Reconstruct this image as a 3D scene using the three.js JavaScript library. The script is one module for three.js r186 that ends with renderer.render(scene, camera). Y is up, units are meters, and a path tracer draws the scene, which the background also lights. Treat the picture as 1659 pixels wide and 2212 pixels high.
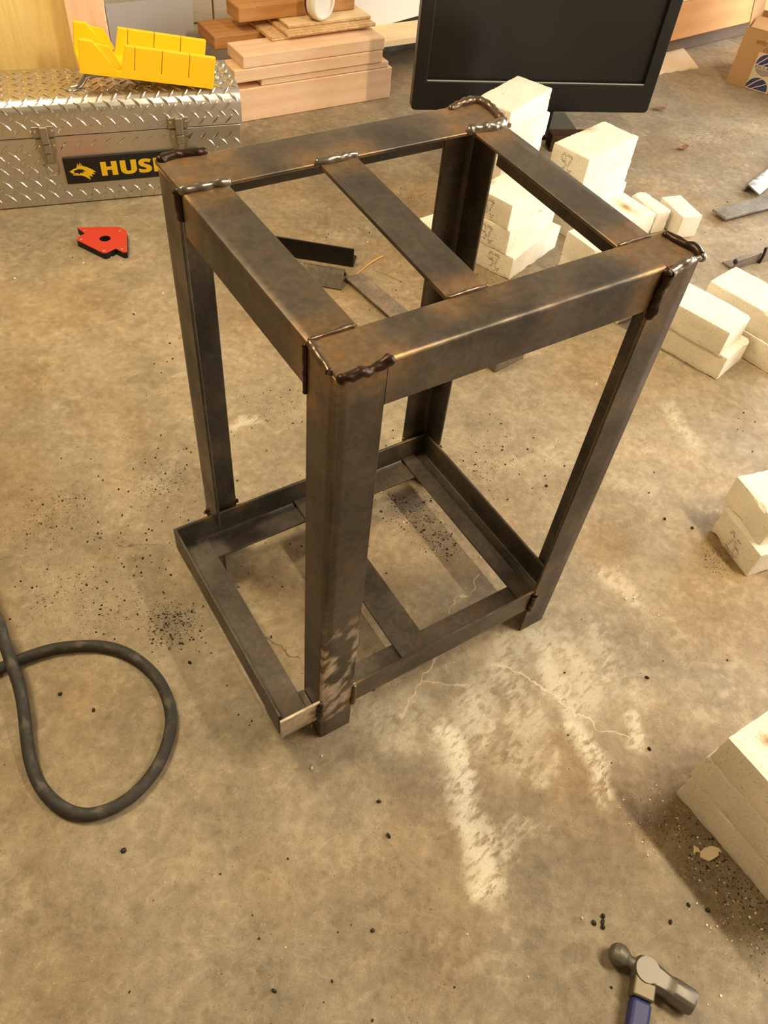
import * as THREE from 'three';
import { RoundedBoxGeometry } from 'three/addons/geometries/RoundedBoxGeometry.js';
import { mergeGeometries, mergeVertices, toCreasedNormals } from 'three/addons/utils/BufferGeometryUtils.js';
import { RectAreaLightUniformsLib } from 'three/addons/lights/RectAreaLightUniformsLib.js';

// ------------------------------------------------------------------ camera, sky, lights, exposure
// Lengths are metres. Things are laid out with z up (x along the frame's front, y away from it) and turned to three's y up by geo().
const scene = new THREE.Scene();
const renderer = new THREE.WebGLRenderer({ antialias: true });
renderer.toneMapping = THREE.LinearToneMapping;
renderer.toneMappingExposure = 1.66;
renderer.shadowMap.enabled = true;
const V = (x, y, z) => new THREE.Vector3(x, z, -y);
const camera = new THREE.PerspectiveCamera(66.77, 1659 / 2212, 0.05, 60);
camera.position.copy(V(-0.25303, -0.4176, 1.10323));
camera.up.copy(V(0.35761, 0.6772, 0.64305));
camera.lookAt(V(-0.25303 + 0.39307, -0.4176 + 0.51547, 1.10323 - 0.76144));
scene.background = new THREE.Color(0.95, 0.97, 1.0);
scene.backgroundIntensity = 5;
RectAreaLightUniformsLib.init();
const KEY = { at: [1.34, -0.82, 2.32], size: [0.09, 1.15], color: [1.0, 0.86, 0.62], power: 118 };      // shop light, its tubes run along y
const WARM = { at: [-0.45, 1.0, 2.2], size: [0.5, 0.5], color: [1.0, 0.82, 0.50], power: 26 };      // warm panel, behind the frame to the left

// ------------------------------------------------------------------ helpers
const rand = (s) => () => { s |= 0; s = (s + 0x6d2b79f5) | 0; let t = Math.imul(s ^ (s >>> 15), 1 | s); t = (t + Math.imul(t ^ (t >>> 7), 61 | t)) ^ t; return ((t ^ (t >>> 14)) >>> 0) / 4294967296; };
const hash = (x, y, s) => { let h = Math.imul(x, 374761393) + Math.imul(y, 668265263) + Math.imul(s, 1274126177); h = Math.imul(h ^ (h >>> 13), 1274126177); return ((h ^ (h >>> 16)) >>> 0) / 4294967296; };
function noise(x, y, s = 0) {
  const ix = Math.floor(x), iy = Math.floor(y); let fx = x - ix, fy = y - iy;
  fx = fx * fx * (3 - 2 * fx); fy = fy * fy * (3 - 2 * fy);
  const a = hash(ix, iy, s), b = hash(ix + 1, iy, s), c = hash(ix, iy + 1, s), d = hash(ix + 1, iy + 1, s);
  return a + (b - a) * fx + (c - a) * fy + (a - b - c + d) * fx * fy;
}
const fbm = (x, y, s = 0, o = 4) => { let v = 0, a = 0.5, t = 0; for (let i = 0; i < o; i++) { v += a * noise(x, y, s + i * 17); t += a; a *= 0.5; x *= 2.03; y *= 2.03; } return v / t; };
const clamp = (v, a = 0, b = 1) => Math.min(b, Math.max(a, v)), mix = (a, b, t) => a + (b - a) * t;
const smooth = (a, b, v) => { const t = clamp((v - a) / (b - a)); return t * t * (3 - 2 * t); };
const noise3 = (x, y, z, s = 0) => (noise(x + z * 0.71, y - z * 0.53, s) + noise(y * 0.9 + 31.7, z + x * 0.37, s + 5) + noise(z * 1.1 - 8.3, x - y * 0.41, s + 9)) / 3;

// a texture from a function (u, v) -> [r, g, b] in 0..1 sRGB
function tex(w, h, fn, srgb = true) {
  const d = new Uint8Array(w * h * 4);
  for (let j = 0; j < h; j++) for (let i = 0; i < w; i++) {
    const c = fn((i + 0.5) / w, (j + 0.5) / h), k = (j * w + i) * 4;
    d[k] = clamp(c[0]) * 255; d[k + 1] = clamp(c[1]) * 255; d[k + 2] = clamp(c[2]) * 255; d[k + 3] = 255;
  }
  const t = new THREE.DataTexture(d, w, h); t.magFilter = THREE.LinearFilter; t.minFilter = THREE.LinearMipmapLinearFilter; t.generateMipmaps = true;
  t.wrapS = t.wrapT = THREE.RepeatWrapping; if (srgb) t.colorSpace = THREE.SRGBColorSpace; t.needsUpdate = true; return t;
}
function canvasTex(w, h, draw) {
  const c = document.createElement('canvas'); c.width = w; c.height = h; draw(c.getContext('2d'), w, h);
  const t = new THREE.CanvasTexture(c); t.colorSpace = THREE.SRGBColorSpace; t.anisotropy = 8; return t;
}
// periodic noise for tiling textures
const pn = (u, v, n, s) => { const f = (x, y) => hash(((x % n) + n) % n, ((y % n) + n) % n, s); const x = u * n, y = v * n, ix = Math.floor(x), iy = Math.floor(y); let fx = x - ix, fy = y - iy; fx = fx * fx * (3 - 2 * fx); fy = fy * fy * (3 - 2 * fy); const a = f(ix, iy), b = f(ix + 1, iy), c = f(ix, iy + 1), d = f(ix + 1, iy + 1); return a + (b - a) * fx + (c - a) * fy + (a - b - c + d) * fx * fy; };
const pf = (u, v, n, s, o = 4) => { let r = 0, a = 0.5, t = 0; for (let i = 0; i < o; i++) { r += a * pn(u, v, n << i, s + i * 13); t += a; a *= 0.5; } return r / t; };

// z-up geometry -> y-up, once; uv in metres from the face that each triangle looks along
function boxUV(g, off = 0, along = 0) {
  g = g.index ? g.toNonIndexed() : g;
  const p = g.attributes.position, uv = new Float32Array(p.count * 2), a = new THREE.Vector3(), b = new THREE.Vector3(), c = new THREE.Vector3();
  for (let i = 0; i < p.count; i += 3) {
    a.fromBufferAttribute(p, i); b.fromBufferAttribute(p, i + 1).sub(a); c.fromBufferAttribute(p, i + 2).sub(a); b.cross(c);
    const x = Math.abs(b.x), y = Math.abs(b.y), z = Math.abs(b.z);
    for (let k = 0; k < 3; k++) {
      a.fromBufferAttribute(p, i + k);
      let u, v; if (z >= x && z >= y) { u = a.x; v = a.y; } else if (y >= x) { u = a.x; v = a.z; } else { u = a.y; v = a.z; }
      if (along) [u, v] = [v, u];
      uv[(i + k) * 2] = u + off; uv[(i + k) * 2 + 1] = v + off * 0.7;
    }
  }
  g.setAttribute('uv', new THREE.BufferAttribute(uv, 2)); return g;
}
const up = (g) => { if (!g.userData.up) { g.rotateX(-Math.PI / 2); g.userData.up = true; } return g; };
const names = {};
const numbered = (n) => { names[n] = (names[n] ?? -1) + 1; return names[n] ? n + '_' + String(names[n]).padStart(3, '0') : n; };
function part(parent, name, g, m, label) {
  const o = new THREE.Mesh(up(g), m); o.name = name; o.castShadow = o.receiveShadow = true; parent.add(o);
  const k = parent.children.filter((c) => c.userData.kin === name).length; o.userData.kin = name; if (k) o.name = name + '_' + String(k).padStart(3, '0');
  if (label) o.userData.label = label; return o;
}
function thing(name, label, category, at = [0, 0, 0], yaw = 0, group) {
  const o = new THREE.Group(); o.name = numbered(name); o.position.copy(V(...at)); o.rotation.y = yaw; o.userData = { label, category }; if (group) o.userData.group = group; scene.add(o); return o;
}
function solo(name, label, category, g, m, at = [0, 0, 0], yaw = 0, group) {
  const o = new THREE.Mesh(up(g), m); o.name = numbered(name); o.position.copy(V(...at)); o.rotation.y = yaw; o.castShadow = o.receiveShadow = true; o.userData = { label, category }; if (group) o.userData.group = group; scene.add(o); return o;
}
function struct(name, g, m) { const o = new THREE.Mesh(up(g), m); o.name = name; o.castShadow = o.receiveShadow = true; o.userData = { kind: 'structure' }; scene.add(o); return o; }
const box = (x0, x1, y0, y1, z0, z1, r = 0.0015, seg = 2) => { const g = r > 0 ? new RoundedBoxGeometry(x1 - x0, y1 - y0, z1 - z0, seg, Math.min(r, (x1 - x0) * 0.49, (y1 - y0) * 0.49, (z1 - z0) * 0.49)) : new THREE.BoxGeometry(x1 - x0, y1 - y0, z1 - z0); return g.translate((x0 + x1) / 2, (y0 + y1) / 2, (z0 + z1) / 2); };
const cyl = (r0, r1, h, n = 24) => new THREE.CylinderGeometry(r1, r0, h, n).rotateX(Math.PI / 2).translate(0, 0, h / 2);
const clean = (g) => { const h = g.index ? g.toNonIndexed() : g; for (const k of Object.keys(h.attributes)) if (!['position', 'normal', 'uv', 'edge'].includes(k)) h.deleteAttribute(k); return h; };
const merge = (...l) => { l = l.map(clean); if (l.some((g) => g.attributes.edge)) for (const g of l) if (!g.attributes.edge) g.setAttribute('edge', new THREE.BufferAttribute(new Float32Array(g.attributes.position.count), 1)); return mergeGeometries(l); };
const bar = (a, b, r, n = 6) => { const A = new THREE.Vector3(...a), B = new THREE.Vector3(...b), d = B.clone().sub(A), g = new THREE.CylinderGeometry(r, r, d.length(), n); g.applyQuaternion(new THREE.Quaternion().setFromUnitVectors(new THREE.Vector3(0, 1, 0), d.normalize())); return g.translate(...A.add(B).multiplyScalar(0.5).toArray()); };
const tube = (pts, r, n = 60, k = 8, closed = false) => new THREE.TubeGeometry(new THREE.CatmullRomCurve3(pts.map((p) => new THREE.Vector3(...p)), closed, 'centripetal'), n, r, k, closed);
const extrude = (pts, h, bevel = 0, holes = []) => { const s = new THREE.Shape(pts.map((p) => new THREE.Vector2(...p))); for (const o of holes) s.holes.push(o); return new THREE.ExtrudeGeometry(s, { depth: h, bevelEnabled: bevel > 0, bevelThickness: bevel, bevelSize: bevel, bevelOffset: -bevel, bevelSegments: 2, curveSegments: 24 }); };
const std = (o) => new THREE.MeshStandardMaterial(o);
function colored(g, fn) {       // vertex colours from position: fn(x, y, z) -> [r, g, b]
  const p = g.attributes.position, c = new Float32Array(p.count * 3);
  const e = g.attributes.edge; for (let i = 0; i < p.count; i++) c.set(fn(p.getX(i), p.getY(i), p.getZ(i), e ? e.getX(i) : 0), i * 3);
  if (e) g.deleteAttribute('edge');
  g.setAttribute('color', new THREE.BufferAttribute(c, 3)); return g;
}

// ------------------------------------------------------------------ surface textures
const bumpFine = tex(512, 512, (u, v) => { const n = pf(u, v, 32, 3, 4); return [n, n, n]; }, false);
const steelMap = tex(1024, 1024, (u, v) => {
  const a = pf(u, v, 6, 11, 5), b = pf(u, v, 24, 23, 4), st = pn(u, v * 0.999, 3, 71) * 0.4 + pf(u * 1, v, 64, 41, 2) * 0.6;
  let r = 0.315 + (a - 0.5) * 0.2 + (st - 0.5) * 0.14, g = r * 0.895, bl = r * 0.765;
  const rust = smooth(0.58, 0.74, b * 0.5 + a * 0.25 + pn(u, v, 128, 43) * 0.25) * 0.6; r = mix(r, 0.42, rust); g = mix(g, 0.29, rust); bl = mix(bl, 0.17, rust);
  return [r, g, bl];
});
const steelRough = tex(256, 256, (u, v) => { const n = pf(u, v, 8, 91, 4); const r = 0.36 + n * 0.3; return [r, r, r]; }, false);
for (const t of [steelMap, steelRough]) t.repeat.set(1 / 0.34, 1 / 0.34);
const brickMap = tex(512, 512, (u, v) => {
  const a = pf(u, v, 5, 7, 4), pore = pf(u, v, 70, 31, 2); let k = 0.945 + (a - 0.5) * 0.09 - smooth(0.7, 0.86, pore) * 0.09;
  return [k * 0.995, k * 0.955, k * 0.865];
});
const brickBump = tex(512, 512, (u, v) => { const n = 1 - smooth(0.6, 0.85, pf(u, v, 70, 31, 2)) * 0.8 - pf(u, v, 40, 77, 3) * 0.25; return [n, n, n]; }, false);
for (const t of [brickMap, brickBump]) t.repeat.set(1 / 0.19, 1 / 0.19);
function woodTex(seed, base, dark, scale, knots = 0.0) {
  const t = tex(512, 512, (u, v) => {
    const w = (pf(u, v, 2, seed, 2) - 0.5) * 0.22, rings = 0.5 + 0.5 * Math.sin((v * 7 + w * 3) * Math.PI * 2), fine = pn(u, v, 1, 1) * 0 + noise(u * 18, v * 260, seed + 3), k = clamp(rings * 0.35 + fine * 0.4 + (pf(u, v, 4, seed + 8, 3) - 0.5) * 0.6);
    return [0, 1, 2].map((i) => mix(base[i], dark[i], k * 0.75));
  });
  t.repeat.set(1 / scale, 1 / scale); return t;
}
const M = {
  steel: std({ map: steelMap, roughnessMap: steelRough, roughness: 0.82, metalness: 0.45, vertexColors: true, bumpMap: bumpFine, bumpScale: 0.0004 }),
  scrap: std({ map: steelMap, roughness: 0.5, metalness: 0.3, color: new THREE.Color(2.5, 2.5, 2.4) }),
  blueSteel: std({ map: steelMap, roughness: 0.42, metalness: 0.3, color: new THREE.Color(3.3, 3.75, 4.3) }),
  darkScrap: std({ map: steelMap, roughness: 0.5, metalness: 0.4, color: new THREE.Color(1.3, 1.3, 1.1) }),
  weld: std({ color: 0x6b5a4a, roughness: 0.34, metalness: 0.8, bumpMap: bumpFine, bumpScale: 0.001 }),
  weldDark: std({ color: 0x3a2a20, roughness: 0.38, metalness: 0.7, bumpMap: bumpFine, bumpScale: 0.001 }),
  weldSilver: std({ color: 0x857c70, roughness: 0.3, metalness: 0.85, bumpMap: bumpFine, bumpScale: 0.001 }),
  brick: std({ map: brickMap, bumpMap: brickBump, bumpScale: 0.0006, roughness: 0.96, metalness: 0, vertexColors: true }),
  pine: std({ map: woodTex(5, [0.88, 0.71, 0.51], [0.77, 0.56, 0.36], 0.25), roughness: 0.75 }),
  fir: std({ map: woodTex(15, [0.96, 0.82, 0.665], [0.88, 0.685, 0.51], 0.3), roughness: 0.75 }),
  oldWood: std({ map: woodTex(25, [0.80, 0.58, 0.34], [0.62, 0.41, 0.21], 0.22), roughness: 0.75 }),
  ply: std({ map: woodTex(35, [0.97, 0.87, 0.67], [0.91, 0.77, 0.55], 0.6), roughness: 0.8 }),
  plySheet: std({ map: tex(512, 512, (u, v) => { const a = pf(u, v, 3, 55, 4), f = noise(u * 220, v * 14, 9) * 0.05, s = smooth(0.58, 0.64, pf(u, v, 3, 57, 3)); return [1.0 - a * 0.06 - f, 0.90 - a * 0.11 - f - s * 0.06, 0.62 - a * 0.16 - f - s * 0.09]; }), roughness: 0.7 }),
  plyEdge: std({ map: tex(256, 256, (u, v) => { const l = Math.floor(v * 24) % 2, n = pf(u, v, 16, 3, 3); const k = 0.74 + l * 0.18 + (n - 0.5) * 0.3; return [k, k * 0.82, k * 0.58]; }), roughness: 0.85 }),
  yellow: std({ color: 0xffcc18, roughness: 0.42 }),
  alu: std({ color: 0xcfcabf, roughness: 0.36, metalness: 0.95, bumpMap: bumpFine, bumpScale: 0.0002 }),
  aluBright: std({ color: 0xe2ded4, roughness: 0.18, metalness: 1 }),
  latch: std({ color: 0xa39a86, roughness: 0.42, metalness: 0.85 }),
  zinc: std({ color: 0xb8b8b2, roughness: 0.25, metalness: 0.95 }),
  black: std({ color: 0x14130f, roughness: 0.45 }),
  screen: std({ color: 0x15130f, roughness: 0.32 }),
  tvBody: std({ color: 0x12110f, roughness: 0.35 }),
  trim: std({ color: 0xa29b90, roughness: 0.4 }),
  red: std({ color: 0xcb3d28, roughness: 0.42, metalness: 0.1 }),
  magnet: std({ color: 0x15130f, roughness: 0.5, metalness: 0.3, bumpMap: bumpFine, bumpScale: 0.0015 }),
  cable: std({ map: tex(256, 256, (u, v) => { const n = pf(u, v, 6, 21, 4), k = 0.19 + smooth(0.4, 0.75, n) * 0.14; return [k, k * 0.93, k * 0.8]; }), roughness: 0.7 }),
  hammer: std({ map: tex(256, 256, (u, v) => { const n = pf(u, v, 5, 61, 5), s = smooth(0.6, 0.72, n); const k = 0.47 - s * 0.26; return [k, k * 0.95, k * 0.86]; }), roughness: 0.5, metalness: 0.75 }),
  collar: std({ color: 0x766b58, roughness: 0.5, metalness: 0.6 }),
  blue: std({ color: 0x272d66, roughness: 0.5 }),
  card: std({ map: tex(256, 256, (u, v) => { const n = pf(u, v, 6, 81, 4); return [0.74 + (n - 0.5) * 0.06, 0.57 + (n - 0.5) * 0.06, 0.38 + (n - 0.5) * 0.05]; }), roughness: 0.9 }),
  white: std({ color: 0xe6dfd2, roughness: 0.6 }),
  greyBoard: std({ color: 0xcdc8c0, roughness: 0.75 }),
  wall: std({ color: 0xcfc0a4, roughness: 0.9, bumpMap: bumpFine, bumpScale: 0.002 }),
  ceiling: std({ color: 0xa0907a, roughness: 0.9 }),
  innerWall: std({ color: 0x9a8a72, roughness: 0.9 }),
  plastic: std({ color: 0xf0e9d8, roughness: 0.4 }),
  straw: std({ color: 0xc79a55, roughness: 0.8 }),
  leaf: std({ color: 0x8a5a35, roughness: 0.8, side: THREE.DoubleSide }),
  chip: std({ color: 0xe9d7b4, roughness: 0.9 }),
  slag: std({ color: 0x332a22, roughness: 0.55, metalness: 0.4 }),
  timber: std({ map: woodTex(45, [0.88, 0.66, 0.40], [0.80, 0.55, 0.30], 0.5), roughness: 0.7 }),
  sill: std({ color: 0x6e5b48, roughness: 0.9 }),
};
M.plyEdge.map.repeat.set(6, 12); M.plySheet.map.repeat.set(1.1, 1.1); M.cable.map.repeat.set(14, 1);

// ------------------------------------------------------------------ the concrete floor
const strokes = [   // white chalky scuffs: polyline, half-width, strength
  [[[0.180, -0.085], [0.136, -0.178], [0.123, -0.230], [0.092, -0.296]], 0.026, 1.15], [[[0.128, -0.189], [0.145, -0.265]], 0.022, 0.9], [[[0.304, -0.071], [0.290, -0.136], [0.241, -0.175]], 0.042, 0.55],
  [[[0.354, -0.172], [0.345, -0.235], [0.318, -0.276]], 0.018, 1.0], [[[0.449, -0.208], [0.412, -0.257]], 0.013, 0.8], [[[0.417, -0.027], [0.430, -0.084], [0.405, -0.147]], 0.034, 0.6], [[[0.588, 0.021], [0.605, -0.045]], 0.024, 0.65],
  [[[1.029, 0.293], [0.998, 0.180]], 0.02, 0.5], [[[0.084, 0.007], [0.115, -0.036], [0.152, -0.031]], 0.035, 0.45], [[[0.217, 0.661], [0.175, 0.660]], 0.016, 0.9], [[[0.164, -0.240], [0.208, -0.280]], 0.012, 0.6],
  [[[0.271, -0.053], [0.193, -0.098]], 0.035, 0.55], [[[-0.028, 0.595], [0.020, 0.624]], 0.03, 0.45], [[[0.477, -0.178], [0.483, -0.094]], 0.04, 0.4], [[[0.927, 0.002], [0.881, 0.046]], 0.012, 0.6], [[[0.172, -0.252], [0.139, -0.283]], 0.014, 0.6], [[[0.36, 0.0], [0.30, -0.04]], 0.03, 0.6], [[[0.40, -0.02], [0.38, -0.09], [0.37, -0.15]], 0.026, 0.8], [[[0.24, -0.06], [0.21, -0.12]], 0.03, 0.7], [[[0.30, -0.20], [0.24, -0.22]], 0.012, 0.6], [[[0.06, 0.02], [0.10, -0.06]], 0.03, 0.4], [[[0.50, -0.06], [0.46, -0.14]], 0.02, 0.6],
  [[[0.22, 0.32], [0.19, 0.20]], 0.05, 0.25], [[[0.70, 0.30], [0.80, 0.12]], 0.03, 0.3], [[[2.1, 1.25], [2.5, 1.2]], 0.08, 0.35],
];
const cracks = [[[[0.300, -0.03], [0.322, -0.048], [0.335, -0.080], [0.359, -0.121], [0.381, -0.196], [0.41, -0.23]], 0.0011, 1], [[[0.127, -0.030], [0.15, -0.016], [0.182, 0.007], [0.21, 0.018], [0.244, 0.039]], 0.0010, 1], [[[0.182, 0.007], [0.214, -0.019], [0.245, -0.038]], 0.0009, 0.8], [[[0.302, 0.088], [0.323, 0.104], [0.359, 0.106], [0.384, 0.126]], 0.0009, 0.9],
  [[[0.005, 0.201], [0.016, 0.170], [0.020, 0.144], [0.030, 0.130]], 0.0008, -1], [[[-0.16, 0.52], [-0.12, 0.47], [-0.07, 0.45]], 0.0006, -0.6]];
const grimeAndShade = [[-0.116, 0.288, 0.035, 0.9], [0.362, 0.287, 0.04, 0.7], [0.371, 0.22, 0.035, 0.6], [0.352, 0.34, 0.03, 0.6], [0.270, 0.673, 0.05, 0.35], [-0.209, 0.602, 0.06, 0.4], [0.557, 0.347, 0.06, 0.3], [-0.013, 0.588, 0.06, 0.4], [-0.233, 0.413, 0.07, 0.35], [-0.18, 0.36, 0.06, 0.3], [0.145, 0.05, 0.03, 0.5], [0.395, -0.42, 0.045, 0.6], [0.375, -0.37, 0.04, 0.45], [0.40, -0.48, 0.05, 0.6], [0.39, -0.55, 0.05, 0.55], [0.80, -0.06, 0.03, 0.6]];  // dirty floor spots; those beside the near brick stack also paint its shadow darker
const amber = [[0.821, -0.057, 0.06, 0.6], [0.631, 0.069, 0.05, 0.5], [0.103, 0.306, 0.08, 0.35], [0.26, -0.2, 0.09, 0.35], [0.45, 0.95, 0.2, 0.3], [0.694, 0.138, 0.1, 0.25], [0.30, -0.30, 0.10, 0.25], [0.05, 0.15, 0.1, 0.3]];
const segDist = (x, y, l) => { let d = 9; for (let i = 0; i + 1 < l.length; i++) { const [ax, ay] = l[i], [bx, by] = l[i + 1], ux = bx - ax, uy = by - ay, t = clamp(((x - ax) * ux + (y - ay) * uy) / (ux * ux + uy * uy)); d = Math.min(d, Math.hypot(x - ax - ux * t, y - ay - uy * t)); } return d; };
const boxOf = (l, m) => [Math.min(...l.map((p) => p[0])) - m, Math.max(...l.map((p) => p[0])) + m, Math.min(...l.map((p) => p[1])) - m, Math.max(...l.map((p) => p[1])) + m];
for (const s of strokes) s.push(boxOf(s[0], s[1] * 2.4)); for (const s of cracks) s.push(boxOf(s[0], 0.02));
function concrete(x, y, fine) {
  const big = fbm(x * 2.3, y * 2.3, 1, 4), mid = fbm(x * 13, y * 13, 2, 4), sm = fbm(x * 70, y * 70, 4, 3);
  let k = 0.562 + (big - 0.5) * 0.17 + (mid - 0.5) * 0.11 + (sm - 0.5) * 0.09, r = k, g = k * 0.89, b = k * 0.705; { const v1 = fbm(x * 34 + big * 9, y * 34, 14, 4), v2 = fbm(x * 120, y * 120, 16, 3), vein = 1 - Math.abs(2 * fbm(x * 17 + mid * 1.5, y * 17, 18, 5) - 1); const q = (v1 - 0.5) * 0.075 + (v2 - 0.5) * 0.11 + smooth(0.93, 1, vein) * 0.035; r += q; g += q; b += q * 0.95; }
  const tan = smooth(0.45, 0.68, fbm(x * 4.1 + 7, y * 4.1, 6, 3)) * 0.55; r += tan * 0.015; g -= tan * 0.022; b -= tan * 0.055;
  for (const a of amber) { const d = Math.hypot(x - a[0], y - a[1]) / a[2]; if (d < 1.6) { const w = a[3] * (1 - smooth(0.3, 1.6, d + (mid - 0.5))); r -= 0.015 * w; g -= 0.06 * w; b -= 0.12 * w; } }
  let white = 0;
  const wx = x + (fbm(x * 26, y * 26, 31, 3) - 0.5) * 0.035, wy = y + (fbm(x * 26 + 5, y * 26, 37, 3) - 0.5) * 0.035;
  for (const s of strokes) if (x > s[3][0] && x < s[3][1] && y > s[3][2] && y < s[3][3]) { const d = segDist(wx, wy, s[0]) / s[1]; if (d < 2) white = Math.max(white, s[2] * (1 - smooth(0.2, 1.5, d))); }
  if (white > 0.01) { const brush = fbm(x * 75 + y * 40, y * 210 - x * 60, 41, 4), fil = 1 - Math.abs(2 * fbm(x * 42 + brush * 1.2, y * 42, 45, 4) - 1); white *= clamp(smooth(0.36 - white * 0.12, 0.64, brush * 0.7 + mid * 0.3) * 1.0 + smooth(0.82, 0.98, fil) * 0.55); }
  const dusting = smooth(0.6, 0.8, fbm(x * 9 + 3, y * 9, 51, 4)) * 0.2 * smooth(0.5, 0.7, sm); white = Math.max(white, dusting);
  r = mix(r, 0.87, white * 0.74); g = mix(g, 0.83, white * 0.74); b = mix(b, 0.73, white * 0.74);
  for (const s of cracks) if (x > s[3][0] && x < s[3][1] && y > s[3][2] && y < s[3][3]) { const d = segDist(x + (fbm(x * 45, y * 45, 8, 3) - 0.5) * 0.026, y + (fbm(x * 45 + 9, y * 45, 9, 3) - 0.5) * 0.026, s[0]) / (s[1] * (0.6 + noise(x * 60, y * 60, 12))); if (d < 1.6) { const w = (1 - smooth(0.5, 1.6, d)) * Math.abs(s[2]) * 0.75; const t = s[2] > 0 ? [0.84, 0.76, 0.62] : [0.24, 0.19, 0.14]; r = mix(r, t[0], w); g = mix(g, t[1], w); b = mix(b, t[2], w); } }
  let dirtShade = 0; for (const a of grimeAndShade) { const d = Math.hypot(x - a[0], y - a[1]) / a[2]; if (d < 2) dirtShade = Math.max(dirtShade, a[3] * (1 - smooth(0.1, 2, d))); }
  const speck = fine ? noise(x * 520, y * 520, 61) : noise(x * 300, y * 300, 61), th = mix(0.93, 0.62, dirtShade), dk = smooth(th, th + 0.07, speck) * (0.4 + dirtShade * 0.4) + dirtShade * 0.16 * smooth(0.4, 0.7, sm);
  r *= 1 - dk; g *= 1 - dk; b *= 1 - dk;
  if (fine) { const l = smooth(0.955, 0.985, noise(x * 610 + 9, y * 610, 67)) * 0.2; r += l; g += l * 0.95; b += l * 0.8; const gr = (noise(x * 900, y * 900, 69) - 0.5) * 0.07; r += gr; g += gr; b += gr; }
  return [r, g, b];
}
const NEAR = [-0.62, 1.0, -0.74, 0.88], MID = [-0.62, 3.0, -0.74, 2.36];
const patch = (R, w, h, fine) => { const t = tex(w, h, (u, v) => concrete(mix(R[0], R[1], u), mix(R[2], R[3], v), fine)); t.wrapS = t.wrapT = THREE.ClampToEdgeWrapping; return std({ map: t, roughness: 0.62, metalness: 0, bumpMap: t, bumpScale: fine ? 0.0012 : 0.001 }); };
{
  const X = [-2.4, -0.62, 1.0, 3.0, 4.2], Y = [-3.4, -0.74, 0.88, 2.36], by = [[], [], []];
  for (let i = 0; i < 4; i++) for (let j = 0; j < 3; j++) {
    const k = i === 1 && j === 1 ? 0 : (i === 1 || i === 2) && j >= 1 ? 1 : 2, R = [NEAR, MID, [0, 1, 0, 1]][k];
    const g = new THREE.PlaneGeometry(X[i + 1] - X[i], Y[j + 1] - Y[j]).translate((X[i] + X[i + 1]) / 2, (Y[j] + Y[j + 1]) / 2, 0), p = g.attributes.position;
    for (let q = 0; q < 4; q++) g.attributes.uv.setXY(q, (p.getX(q) - R[0]) / (R[1] - R[0]), (p.getY(q) - R[2]) / (R[3] - R[2]));
    by[k].push(g);
  }
  by[2].push(box(-2.4, 4.2, -3.4, 2.36, -0.12, -0.002, 0));
  const outer = tex(512, 512, (u, v) => concrete(u * 2, v * 2, false));
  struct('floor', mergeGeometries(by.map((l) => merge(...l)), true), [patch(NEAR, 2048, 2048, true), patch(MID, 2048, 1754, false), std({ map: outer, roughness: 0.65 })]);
}
// garage shell: thick walls, a wide door opening in the right wall lets daylight in
const TOP = 2.75;
struct('wall_left', box(-2.4, -2.28, -3.4, 2.42, 0, TOP, 0), M.innerWall);
struct('wall_front', box(-2.4, 4.2, -3.4, -3.28, 0, TOP, 0), M.innerWall);
struct('ceiling', box(-2.4, 4.2, -3.4, 2.42, TOP, TOP + 0.12, 0), M.ceiling);
struct('wall_right', merge(box(4.08, 4.2, -3.28, -2.6, 0, TOP, 0), box(4.08, 4.2, 1.7, 2.3, 0, TOP, 0), box(4.08, 4.2, -2.6, 1.7, 2.15, TOP, 0)), M.innerWall);
const back = struct('wall_back', merge(box(-2.4, 4.2, 2.31, 2.43, 0, TOP, 0)), M.wall);
for (let r = 0; r < 9; r++) for (let c = 0; c < 11; c++) { const x = -0.54 + c * 0.4 - (r % 2) * 0.2, z = r * 0.195 - 0.05; part(back, 'block', box(x + 0.002, x + 0.397, 2.297, 2.32, Math.max(0, z + 0.002), z + 0.192, 0.003), M.wall); }

// ------------------------------------------------------------------ lamps (hung above the picture)
function lampAt(L, name, label, cat, holderColor) {
  const t = thing(name, label, cat, L.at), [w, l] = L.size;
  part(t, 'housing', merge(box(-w * 0.8, w * 0.8, -l / 2 - 0.02, l / 2 + 0.02, 0.012, 0.05, 0.006), bar([0, -l * 0.4, 0.05], [0, -l * 0.4, TOP - L.at[2]], 0.004), bar([0, l * 0.4, 0.05], [0, l * 0.4, TOP - L.at[2]], 0.004)), M.white);
  part(t, 'glowing_panel', box(-w / 2, w / 2, -l / 2, l / 2, 0.004, 0.012, 0.002), std({ color: 0xffffff, emissive: new THREE.Color(...L.color), emissiveIntensity: 3, roughness: 0.6 }));
  const a = new THREE.RectAreaLight(new THREE.Color(...L.color), L.power, w, l); a.name = 'panel_light'; a.position.copy(V(0, 0, 0)); a.rotation.x = -Math.PI / 2; t.add(a);
}
lampAt(KEY, 'shop_light', 'long narrow shop light hung from the ceiling at the right', 'lamp');
lampAt(WARM, 'panel_light', 'square warm light panel hung from the ceiling at the left', 'lamp');

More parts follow.
